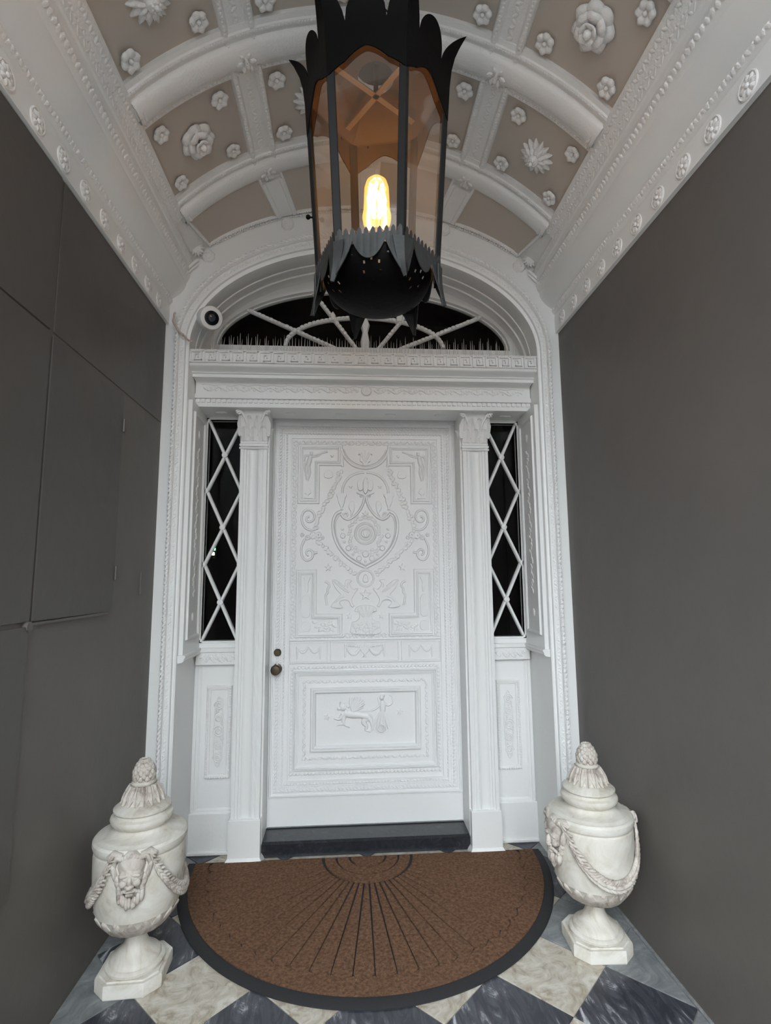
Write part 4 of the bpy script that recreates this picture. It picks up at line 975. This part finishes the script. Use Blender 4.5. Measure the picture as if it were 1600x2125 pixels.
x, z = Fm(930, 912); mb.tube([(x + .021 * cos(2 * pi * k / 24), -.012, z + .021 * sin(2 * pi * k / 24)) for k in range(24)], .0035, 6, closed=True)
part('robed_figure', mb, 'door_white', door, 60)
drelief('small_star', [star(*Fm(385, 790), .022, .3), star(*Fm(1120, 755), .022, .2)], .007, .003, both=False)
# door furniture
mb = MB(); mb.tube([(-.526, -.004, 1.068), (-.526, -.012, 1.068), (-.526, -.016, 1.068)], [.022, .022, .018], 20, ref=(1, 0, 0)); mb.tube([(-.526, -.014, 1.068), (-.526, -.022, 1.068)], .011, 16, ref=(1, 0, 0)); lk = part('deadbolt_lock', mb, 'brass', door); lk['label'] = 'round brass deadbolt lock'
kn = MB(); kn.tube([(-.530, 0, .972), (-.530, -.006, .972), (-.530, -.010, .972)], [.031, .031, .024], 24, ref=(1, 0, 0)); kn.tube([(-.530, -.008, .972), (-.530, -.035, .972)], .012, 16, ref=(1, 0, 0))
kn.tube([(-.530, -.030, .972), (-.530, -.036, .972), (-.530, -.046, .972), (-.530, -.058, .972), (-.530, -.064, .972), (-.530, -.066, .972)], [.014, .024, .030, .029, .024, .012], 24, ref=(1, 0, 0)); kk = part('door_knob', kn, 'brass', door); kk['label'] = 'round aged brass door knob'

# ------------------------------------------------------------------ bird spikes on the ledge
strip = tag(empty('bird_spike_strip', (0, .10, 2.772)), 'row of thin upright bird spikes on the ledge above the door', 'bird spikes')
mb = MB(); mb.box(-.90, .90, -.022, .022, 0, .006, .001); part('base_strip', mb, 'steel', strip, smooth=0)
mb = MB(); mb.tube([(0, 0, .003), (0, 0, .07), (0, 0, .145)], [.0024, .0021, .0005], 5); sme = mb.mesh('spike', 'steel')
for k in range(36):
    x = -.885 + 1.77 * k / 35
    dense = abs(x + .12) < .38
    tilts = ((0, 0, 0), (.014, -.20, .10), (-.014, .20, -.06)) if not dense else ((0, 0, 0), (.016, -.08, .05), (-.015, .10, -.05))
    for dx, ty, tx in tilts:
        link('spike', sme, strip, (x + dx * (.5 if not dense else 1), (.016 if ty > 0 else -.016 if ty < 0 else 0), 0), (ty + random.uniform(-.02, .02), tx * .6 + random.uniform(-.03, .03), 0)).scale = (1, 1, random.uniform(.88, 1.05) * (1 if ty == 0 else .86))

# ------------------------------------------------------------------ security camera and its cable
camr = tag(empty('security_camera', (-.880, -.015, 2.948)), 'white bullet security camera fixed in the arch beside the fanlight', 'camera')
camr.scale = (.9, .9, .9)
dv = Vector((.46, -.80, -.38)).normalized()
mb = MB(); mb.tube([dv * t for t in (-.125, -.118, 0, .046, .056, .058)], [.054, .064, .070, .071, .066, .060], 32, ref=(0, 0, 1)); part('housing', mb, 'plastic', camr)
mb = MB(); mb.tube([dv * .050, dv * .063, dv * .065], [.043, .043, .038], 28, ref=(0, 0, 1)); part('lens_ring', mb, 'black_gloss', camr)
mb = MB(); mb.tube([dv * .064, dv * .068, dv * .070], [.024, .020, .008], 20, ref=(0, 0, 1)); part('lens', mb, 'lens_glass', camr)
mb = MB(); mb.tube([(-.060, .070, .055), -dv * .085], .026, 16, ref=(0, 0, 1)); mb.tube([(-.085, .080, .085), (-.055, .066, .050)], .042, 20, ref=(0, 0, 1)); part('mounting_bracket', mb, 'plastic', camr)
mb = MB(); P = smooth_path([(-1.055, 2.955), (-1.065, 2.90), (-1.04, 2.87), (-1.03, 2.84), (-.995, 2.82), (-.985, 2.80), (-.96, 2.79)])
mb.tube([(x, -.055 + .004 * sin(k), z) for k, (x, z) in enumerate(P)], .006, 7)
tag(part('cable', mb, 'wire'), 'short painted cable hanging over the top left corner of the arch surround', 'cable')
led = tag(empty('alarm_keypad', (-.955, .55, 1.68)), 'tiny green and yellow indicator lights glowing behind the left sidelight', 'keypad')
mb = MB(); mb.box(-.03, .02, .0, .02, -.05, .05, .003); part('case', mb, 'iron', led)
mb = MB(); mb.box(.0, .011, -.004, .002, .006, .022, .001); part('green_light', mb, 'led_green', led)
mb = MB(); mb.box(-.008, .006, -.004, .002, -.024, -.006, .001); part('yellow_light', mb, 'led_yellow', led)

# ------------------------------------------------------------------ doormat
mat_root = tag(empty('doormat', (0.0, .205, 0)), 'half-round brown coir doormat with sunburst grooves and black rubber rim', 'doormat')
MA, MBB = .950, 1.022
def mpt(r, a, z): return Vector((r * MA * cos(a), -r * MBB * sin(a), z))
N = 96
rb = MB(); rows = []
for r, z in ((1.0, .001), (1.0, .006), (.985, .012), (.955, .013), (.952, .007), (.0, .007)):
    rows.append([mpt(r, pi * k / N, z) if r > 0 else Vector((0, 0, z)) for k in range(N + 1)])
rb.grid(rows)
P = [mpt(1, pi * k / N, .001) for k in range(N + 1)]; rb.add(P, [tuple(range(N + 1))])
rb.box(-.944, .944, -.002, .008, .001, .013, .002)
part('rubber_base', rb, 'rubber', mat_root, smooth=30)
def coir(name, r0, r1, a0, a1, g0=0., g1=0., wave=None, n=8, m=6, top=.0155):
    """coir patch between radii r0..r1 and angles a0..a1, side gaps g0 (inner) to g1 (outer)"""
    mb = MB(); rows = []
    for i in range(m + 1):
        t = i / m; row = []
        for j in range(n + 1):
            q = j / n; ro = r1 + (wave(a0 + (a1 - a0) * q, q) if wave else 0); r = r0 + (ro - r0) * t; gap = (g0 + (g1 - g0) * t) / max(r, .05) / 2
            a = a0 + gap + (a1 - a0 - 2 * gap) * q; row.append(mpt(r, a, top + random.uniform(-.0007, .0007)))
        rows.append(row)
    mb.slab(rows, lambda p: Vector((0, 0, -.0095))); part(name, mb, 'coir', mat_root, smooth=40)
NR = 30
coir('coir_ring', .0, .095, .001, pi - .001, n=32, m=4); coir('coir_ring', .108, .170, .0, pi, n=40, m=4); coir('coir_ring', .180, .240, 0, pi, n=48, m=4)
for k in range(NR):
    a0, a1 = pi * k / NR, pi * (k + 1) / NR; am = (a0 + a1) / 2; c = sin(am)
    coir('coir_ray', .256, .850, a0, a1, .010 * (.45 + .55 * c), .0045, wave=lambda a, q: .022 * sin(pi * q), n=6, m=14)
coir('coir_border', .875, .953, 0, pi, n=120, m=4)
# scalloped inner edge of the border fills the gaps between the ray ends
sc = MB()
for k in range(NR + 1):
    a = pi * k / NR; da = min(.032, max(a, .0)) if 0 < k < NR else 0
    if k in (0, NR): continue
    sc.slab([[mpt(.859 + .016 * (abs(q)), a + q * .047, .0152) for q in (-1, -.5, 0, .5, 1)], [mpt(.890, a + q * .050, .0152) for q in (-1, -.5, 0, .5, 1)]], lambda p: Vector((0, 0, -.008)))
part('coir_scallop', sc, 'coir', mat_root, smooth=40)

# ------------------------------------------------------------------ urns
def urn(loc, rz, label, prz):
    root = tag(empty('stone_urn', loc), label, 'urn', 'pair of lidded stone urns')
    def rp(name, mb, m, par=None, smooth=40): return part(name, mb, m, par or root, smooth)
    h, c = .119, .048; P = [(-h + c, -h), (h - c, -h), (h, -h + c), (h, h - c), (h - c, h), (-h + c, h), (-h, h - c), (-h, -h + c)]
    mb = MB(); V = []
    for z, s in ((0, .985), (.004, 1), (.042, 1), (.048, .985), (.048, .90), (.053, .88)): V.append([(x * s, y * s, z) for x, y in P])
    mb.grid(V, closed=True); mb.add(V[0], [tuple(range(8))[::-1]]); mb.add(V[-1], [tuple(range(8))]); o = rp('plinth', mb, 'urn', smooth=20); o.rotation_euler[2] = prz
    mb = MB(); mb.lathe([(.098, .050), (.105, .055), (.106, .064), (.100, .070), (.092, .072), (.090, .080), (.086, .086), (.075, .092), (.064, .101), (.050, .114), (.041, .130), (.036, .148), (.036, .162), (.044, .166), (.051, .172), (.051, .180), (.046, .186), (.044, .195)], 40); rp('foot', mb, 'urn', smooth=35)
    body = [(.045, .184), (.078, .188), (.106, .199), (.130, .217), (.147, .240), (.155, .262), (.159, .265), (.160, .270), (.164, .286), (.169, .318), (.173, .360), (.175, .41), (.176, .46), (.174, .474), (.169, .478), (.169, .482), (.177, .487), (.181, .498), (.180, .512), (.173, .520), (.161, .522), (.155, .527), (.148, .529), (.132, .532), (.115, .538), (.104, .547), (.099, .558)]
    body = [(r * .95 if z > .2 else r, z) for r, z in body]
    def rad(z):
        for (r0, z0), (r1, z1) in zip(body, body[1:]):
            if z0 <= z <= z1: return r0 + (r1 - r0) * (z - z0) / max(z1 - z0, 1e-6)
        return .17
    mb = MB(); mb.lathe(body, 64); bd = rp('body', mb, 'urn', smooth=35)
    lid = [(.099, .554), (.116, .557), (.126, .567), (.130, .579), (.127, .587), (.115, .592), (.112, .602), (.119, .609), (.119, .615), (.108, .623), (.090, .629), (.078, .634), (.075, .638), (.068, .655), (.058, .673), (.050, .687), (.045, .697), (.047, .703), (.041, .709), (.030, .713)]
    lid = [(r * (.89 if z < .63 else .89 + .11 * min(1, (z - .63) / .06)), z) for r, z in lid]
    mb = MB(); mb.lathe(lid, 56); ld = rp('lid', mb, 'urn', smooth=35)
    mb = MB()
    for k in range(16):
        a = 2 * pi * k / 16; D = Vector((cos(a), sin(a), 0)); S = Vector((-sin(a), cos(a), 0))
        for (hh, w, off) in ((.078, .015, .0), (.06, .009, .004)):
            rows = []
            for i in range(6):
                t = i / 5; z = .697 - hh * .82 * t; r = .047 + (.080 - .047) * (t * hh / .078) ** 1.1 + .004 + off + .004 * sin(pi * t); wd = w * (.55 + .8 * sin(pi * min(1, t * .85 + .1))) * (1 - .55 * t * t)
                rows.append([D * (r - (.006 if s else 0)) + S * (wd * s) + Vector((0, 0, z)) for s in (-1, -.5, 0, .5, 1)])
            mb.slab(rows, lambda p: Vector((-p.x, -p.y, 0)).normalized() * .006)
    rp('lid_leaves', mb, 'urn_carved', ld)
    mb = MB(); fz = [(.018, .702), (.030, .712), (.037, .728), (.038, .744), (.033, .762), (.022, .778), (.010, .787), (.003, .789)]
    mb.lathe(fz, 24)
    for i in range(7):
        z = .708 + .012 * i; r = .040 * sin(pi * min(1, (.22 + .78 * (z - .700) / .094))) ** .8
        for k in range(10):
            a = 2 * pi * (k + .5 * (i % 2)) / 10; D = Vector((cos(a), sin(a), 0)); S = Vector((-sin(a), cos(a), 0)); mb.ell(D * (r * .95) + Vector((0, 0, z)), D * .008, S * .010, Vector((0, 0, .012)) + D * -.002, 6, 4)
    rp('pinecone_finial', mb, 'urn_carved', ld, 60)
    mb = MB()
    for k in range(18):                                             # acanthus cup under the body
        a = 2 * pi * k / 18; D = Vector((cos(a), sin(a), 0)); S = Vector((-sin(a), cos(a), 0)); rows = []
        for i in range(7):
            t = i / 6; j = .188 + .074 * t; r = rad(j) + .0035 + .005 * t ** 3; wd = .019 * (.6 + .9 * sin(pi * min(1, .15 + .6 * t))) * (1 - .75 * max(0, t - .55) * 2 * .9)
            rows.append([D * (r - .005 * abs(s)) + S * (wd * s) + Vector((0, 0, j - .002)) for s in (-1, -.5, 0, .5, 1)])
        mb.slab(rows, lambda p: Vector((-p.x, -p.y, .3)).normalized() * .008)
    rp('acanthus_cup', mb, 'urn_carved', bd, 50)
    # two satyr masks with garlands between them
    for q in (0, 1):
        A = rz + q * pi; D = Vector((cos(A), sin(A), 0)); S = Vector((-sin(A), cos(A), 0)); K = Vector((0, 0, 1))
        mk = MB()
        ms = 1.04; mz = lambda z: .430 + (z - .375) * ms
        def E(s, z, d, rs, rz_, rd, tl=0.): s, d, rs, rz_, rd, tl = s * ms, d * ms * .85, rs * ms, rz_ * ms, rd * ms * .85, tl * ms; z = mz(z); mk.ell(D * (.160 + d - .5 * s * s / .172) + S * s + K * z, S * rs + K * tl, K * rz_ - S * tl * .5, D * rd, 10, 7)
        def Pm(s, z, d): s *= ms; return D * (.160 + d * ms * .85 - .5 * s * s / .172) + S * s + K * mz(z)
        E(0, .415, .006, .046, .050, .030)            # skull and brow
        E(0, .385, .012, .042, .045, .028)            # face
        E(-.018, .392, .034, .018, .007, .010, .003); E(.018, .392, .034, .018, .007, .010, -.003)   # brow ridges
        E(0, .371, .040, .009, .022, .014); E(0, .358, .046, .013, .009, .010); E(-.010, .357, .040, .006, .006, .008); E(.010, .357, .040, .006, .006, .008)  # nose
        E(-.022, .366, .030, .014, .014, .012); E(.022, .366, .030, .014, .014, .012)   # cheeks
        E(-.017, .380, .034, .008, .0045, .007); E(.017, .380, .034, .008, .0045, .007)   # eyes
        E(0, .341, .036, .018, .005, .008); E(0, .330, .034, .014, .006, .008)        # lips
        for k in range(9):                                                     # beard and moustache locks
            s = (k - 4) * .009; E(s + random.uniform(-.003, .003), .314 - .004 * (4 - abs(k - 4)) + random.uniform(-.006, .006), .026 - .0015 * abs(k - 4), .0075, .024 + random.uniform(-.006, .004), .013, -.0016 * (k - 4) + random.uniform(-.002, .002))
        for sg in (-1, 1):
            for k in range(5): E(sg * (.008 + .007 * k), .347 - .004 * k, .036 - .003 * k, .007, .006, .007, -sg * .003)
            for k in range(6): E(sg * (.043 - .003 * k + .003 * (k % 2)), .372 - .012 * k, .010, .010, .014, .013, sg * .003)         # hair at the sides
            P = [Pm(sg * s, z, d) for s, z, d in ((.030, .440, .020), (.044, .446, .020), (.054, .436, .016), (.058, .418, .012), (.056, .404, .010))]
            mk.tube(P, [.009, .011, .010, .008, .004], 8)                       # curled horns
            mk.ell(Pm(sg * .056, .392, .012), S * .011 + K * (sg * .004), K * .036 + S * (sg * .008), D * .014, 8, 6); mk.ell(Pm(sg * .056, .392, .018), S * .006, K * .024 + S * (sg * .005), D * .013, 8, 6)        # ears
            P = [Pm(sg * s, z, .014) for s, z in ((.030, .448), (.060, .455), (.080, .440))]
            mk.tube(P, [.010, .013, .008], 8)
        for k in range(7): E((k - 3) * .010, .448 - .002 * abs(k - 3), .016, .009, .010, .014)              # fringe
        rp('satyr_mask', mk, 'urn_carved', bd, 60)
        gm = MB(); n = 40
        for k in range(n + 1):
            t = k / n; a = A + .40 + (pi - .80) * t; z = .498 - .195 * (1 - (2 * t - 1) ** 2) ** .85; r = rad(z) + .008; w = .009 + .009 * sin(pi * t)
            Dk = Vector((cos(a), sin(a), 0)); Sk = Vector((-sin(a), cos(a), 0)); sl = (2 * t - 1) * .9; T = (Sk + K * sl).normalized(); B = Dk.cross(T)
            for g_ in range(3):
                o = (g_ - 1) * w * .75; gm.ell(Dk * (r + w * .45 - abs(g_ - 1) * w * .25) + K * z + B * o + T * random.uniform(-.004, .004), (T + B * .5 * (g_ - 1)) * .017, B * w * .55, Dk * w * .62, 7, 5)
        rp('garland', gm, 'urn_carved', bd, 60)
    return root
urn((-.915, -.578, 0), radians(-80), 'white stone urn at the left wall with its satyr mask facing forward', radians(2))
urn((.915, -.548, 0), radians(190), 'white stone urn at the right wall with its satyr mask turned to the door side', radians(-3))

# ------------------------------------------------------------------ hanging lantern
LX, LY = -.012, -1.30
lan = tag(empty('hanging_lantern', (LX, LY, 0)), 'black metal hexagonal hanging lantern with leaf crests and a lit bulb', 'lantern')
# vertex angles measured so that one flat side faces the street, turned by eleven degrees
VA = [radians(-90 - 41 + 60 * k) for k in range(6)]
def hv(k, r, z): a = VA[k % 6]; return Vector((r * cos(a), r * sin(a), z))
def rz_(z): return .190 + (z - 2.40) * (.240 - .190) / (3.12 - 2.40)
def face(k, s, z, out=0.):
    """point on side k, s in -1..1 across it"""
    a = hv(k, rz_(z), z); b = hv(k + 1, rz_(z), z); p = a.lerp(b, (s + 1) / 2); n = Vector((a.x + b.x, a.y + b.y, 0)).normalized(); return p + n * out
for k in range(6):
    mb = MB(); zs = [2.40, 2.6, 2.8, 3.0, 3.10]; rows = []
    for z in zs:
        c = hv(k, rz_(z), z); D = Vector((c.x, c.y, 0)).normalized(); S = Vector((-D.y, D.x, 0)); w = .017
        e1 = (hv(k + 1, 1, 0) - hv(k, 1, 0)).normalized() * w; e2 = (hv(k - 1, 1, 0) - hv(k, 1, 0)).normalized() * w
        rows.append([c + e1 - D * .004, c + e1, c + D * .005, c + e2, c + e2 - D * .004, c - D * .010])
    mb.grid(rows, closed=True); part('corner_post', mb, 'iron_post', lan, smooth=20)
for k in range(6):
    g_ = MB(); a = [face(k, -.97, 2.42, -.006), face(k, .97, 2.42, -.006), face(k, .97, 3.10, -.006), face(k, -.97, 3.10, -.006)]; g_.add(a, [(0, 1, 2, 3)]); part('glass_pane', g_, 'lantern_glass', lan, smooth=0)
# gallery skirt with pointed crenels on top and scalloped tongues below, one plate per side
def edge_low(s):
    a = abs(s)
    if a >= .5: t = (a - .5) / .5; return 2.455 - .105 * t ** .8
    t = a / .5; return 2.397 + .058 * t ** 2.2
for k in range(6):
    mb = MB(); n = 120; lo = []; hi = []
    for i in range(n + 1):
        s = -1 + 2 * i / n; z0 = edge_low(s); ph = (i % 12) / 12; q = (ph - .28) / .72; z1 = 2.474 if q < 0 else 2.484 + .010 * (1 - abs(2 * q - 1))
        fl = .016 * max(0, (2.46 - z0) / .11) ** 1.5
        lo.append(face(k, s, z0, .007 + fl)); hi.append((s, z1))
    rows = []
    for t in (0, .35, .7, 1): rows.append([face(k, hi[i][0], lo[i].z + (hi[i][1] - lo[i].z) * t, .007 + (lo[i] - face(k, hi[i][0], lo[i].z)).length * (1 - t) ** 2 - .007 * (1 - t) ** 2) for i in range(n + 1)])
    mb.slab(rows, lambda p: Vector((-p.x, -p.y, 0)).normalized() * .003); part('gallery_skirt', mb, 'iron_worn', lan, smooth=25)
for k in range(6):
    c = hv(k, rz_(2.36), 2.36); D = Vector((c.x, c.y, 0)).normalized(); S = Vector((-D.y, D.x, 0)); mb = MB(); rows = []
    for t in (0, .2, .4, .6, .8, 1):
        z = 2.455 - .125 * t; w = .028 * (1 - t) ** .8 + .004; p = hv(k, rz_(z) + .008 + .020 * t * t, z); rows.append([p - S * w - D * .006, p + D * .004, p + S * w - D * .006])
    mb.slab(rows, lambda p: Vector((-p.x, -p.y, 0)).normalized() * .003); part('drop_leaf', mb, 'iron_worn', lan, smooth=30)
# pierced bowl
mb = MB(); prof = [(.172, 2.450), (.170, 2.430), (.166, 2.412), (.159, 2.394), (.149, 2.378), (.136, 2.363), (.120, 2.350), (.100, 2.339), (.076, 2.330), (.050, 2.324), (.022, 2.320), (.004, 2.319)]
pf = []
for (r0, z0), (r1, z1) in zip(prof, prof[1:]): pf += [(r0, z0), ((r0 + r1) / 2 + .0006, (z0 + z1) / 2 - .0003)]
prof = [(r, 2.45 - (2.45 - z) * .86) for r, z in pf + [prof[-1]]]
nn = 180; V = []; F = []
for r, z in prof:
    for j in range(nn): V.append((r * cos(2 * pi * j / nn), r * sin(2 * pi * j / nn), z))
holes = set()
for ang in range(-100, 260, 60):
    j = int((ang % 360) / 2)
    for (di, dj) in ((5, 0), (6, 4), (6, -4), (9, 5), (9, -5), (11, 0)): holes.add((di, (j + dj) % nn))
for i in range(len(prof) - 1):
    for j in range(nn):
        if (i, j) in holes: continue
        F.append((i * nn + j, i * nn + (j + 1) % nn, (i + 1) * nn + (j + 1) % nn, (i + 1) * nn + j))
mb.add(V, F); part('pierced_bowl', mb, 'iron', lan, smooth=40)
# upper plates: rounded lobe over each side with an ogee opening below, tall leaves on the corners
def lobe_top(s):
    a = abs(s)
    return 3.130 + .080 * sqrt(max(0, 1 - (a / .5) ** 2)) if a < .5 else 3.130 + .14 * ((a - .5) / .5) ** .62
def arch_low(s):
    a = abs(s); return 3.050 - .11 * a ** 1.5 if a < .55 else 3.050 - .11 * .55 ** 1.5 - .10 * (a - .55) ** 1.2
for k in range(6):
    mb = MB(); ln = MB(); n = 40; rows = []; rin = []
    for t in (0, .2, .4, .6, .75, .9, 1):
        row = []; ri = []
        for i in range(n + 1):
            s = -1 + 2 * i / n; z0, z1 = arch_low(s), lobe_top(s); z = z0 + (z1 - z0) * t; o = .006 + .055 * max(0, (z - 3.10) / .17) ** 2.2
            p = face(k, s, min(z, 3.16)); p.z = z; r_ = Vector((p.x, p.y, 0)).normalized(); row.append(p + r_ * o); ri.append(p + r_ * (o - .0045))
        rows.append(row); rin.append(ri)
    mb.slab(rows, lambda p: Vector((-p.x, -p.y, 0)).normalized() * .003); cr = part('crest_plate', mb, 'iron', lan, smooth=30)
    ln.grid(rin[:4]); part('crest_lamplit_face', ln, 'tole_lamplit', cr, smooth=30)  # added inner face whose brown carries the glow of the bulb
# roof with smoke hole, cross bars, rod
mb = MB(); rows = []
for r, z in ((1, 3.095), (.75, 3.125), (.5, 3.150)): rows.append([hv(k // 4, rz_(3.09) * r, z).lerp(hv(k // 4 + 1, rz_(3.09) * r, z), (k % 4) / 4) for k in range(24)])
rows.append([Vector((.060 * cos(VA[0] + 2 * pi * k / 24), .060 * sin(VA[0] + 2 * pi * k / 24), 3.155)) for k in range(24)])
mb.grid(rows, closed=True); part('roof_plate', mb, 'tole_lamplit', lan, smooth=20)
mb = MB(); mb.lathe([(.07, 3.20), (.07, 3.205), (.02, 3.24), (.012, 3.25)], 20); part('smoke_cap', mb, 'iron', lan)
for a in (35, 125):
    mb = MB(); d = Vector((cos(radians(a)), sin(radians(a)), 0)); s = Vector((-d.y, d.x, 0)) * .009; z = 3.086
    mb.add([d * -.165 - s + Vector((0, 0, z)), d * .165 - s + Vector((0, 0, z)), d * .165 + s + Vector((0, 0, z)), d * -.165 + s + Vector((0, 0, z)), d * -.165 - s + Vector((0, 0, z + .004)), d * .165 - s + Vector((0, 0, z + .004)), d * .165 + s + Vector((0, 0, z + .004)), d * -.165 + s + Vector((0, 0, z + .004))], [(0, 3, 2, 1), (4, 5, 6, 7), (0, 1, 5, 4), (1, 2, 6, 5), (2, 3, 7, 6), (3, 0, 4, 7)]); part('cross_bar', mb, 'socket', lan, smooth=0)
mb = MB(); mb.tube([(0, 0, 3.09), (0, 0, 3.70)], .008, 10, ref=(1, 0, 0)); mb.lathe([(.05, 3.78), (.048, 3.76), (.03, 3.735), (.012, 3.70), (.008, 3.69)], 20)
for k in (1, 3, 5): mb.tube([hv(k, .20, 3.14), Vector((0, 0, 3.46))], .003, 6)
part('suspension_rod', mb, 'iron', lan)
mb = MB(); c = hv(0, rz_(2.67), 2.67); c2 = hv(5, rz_(2.67), 2.67); D = Vector((c2.x, c2.y, 0)).normalized(); v = hv(0, rz_(2.67), 2.67); D = Vector((-1, -.1, 0)).normalized()
lv = min((hv(k, rz_(2.67), 2.67) for k in range(6)), key=lambda p: p.x); mb.tube([lv, lv + D * .016], .003, 8, ref=(0, 0, 1)); mb.ball(lv + D * .018, .008, 10, 6); part('latch_knob', mb, 'iron', lan)
# lamp holder and bulb
mb = MB(); mb.lathe([(.05, 2.44), (.05, 2.452), (.02, 2.456), (.02, 2.57), (.024, 2.574), (.024, 2.60), (.016, 2.604)], 20); part('lamp_holder', mb, 'socket', lan)
mb = MB(); mb.lathe([(.014, 2.60), (.022, 2.608), (.044, 2.630), (.047, 2.650), (.043, 2.675), (.041, 2.72), (.040, 2.750), (.034, 2.772), (.020, 2.786), (.004, 2.790)], 28); bulb = part('light_bulb', mb, 'bulb_glass', lan)
mb = MB(); mb.tube([(0, 0, 2.61), (0, 0, 2.648)], .004, 8, ref=(1, 0, 0))
part('stem', mb, 'socket', bulb)
mb = MB()
for k in range(6):
    a = 2 * pi * k / 6; mb.tube([(.016 * cos(a), .016 * sin(a), 2.660), (.026 * cos(a), .026 * sin(a), 2.71), (.020 * cos(a + .5), .020 * sin(a + .5), 2.758)], .007, 6, ref=(1, 0, 0))
part('filament', mb, 'filament', bulb)
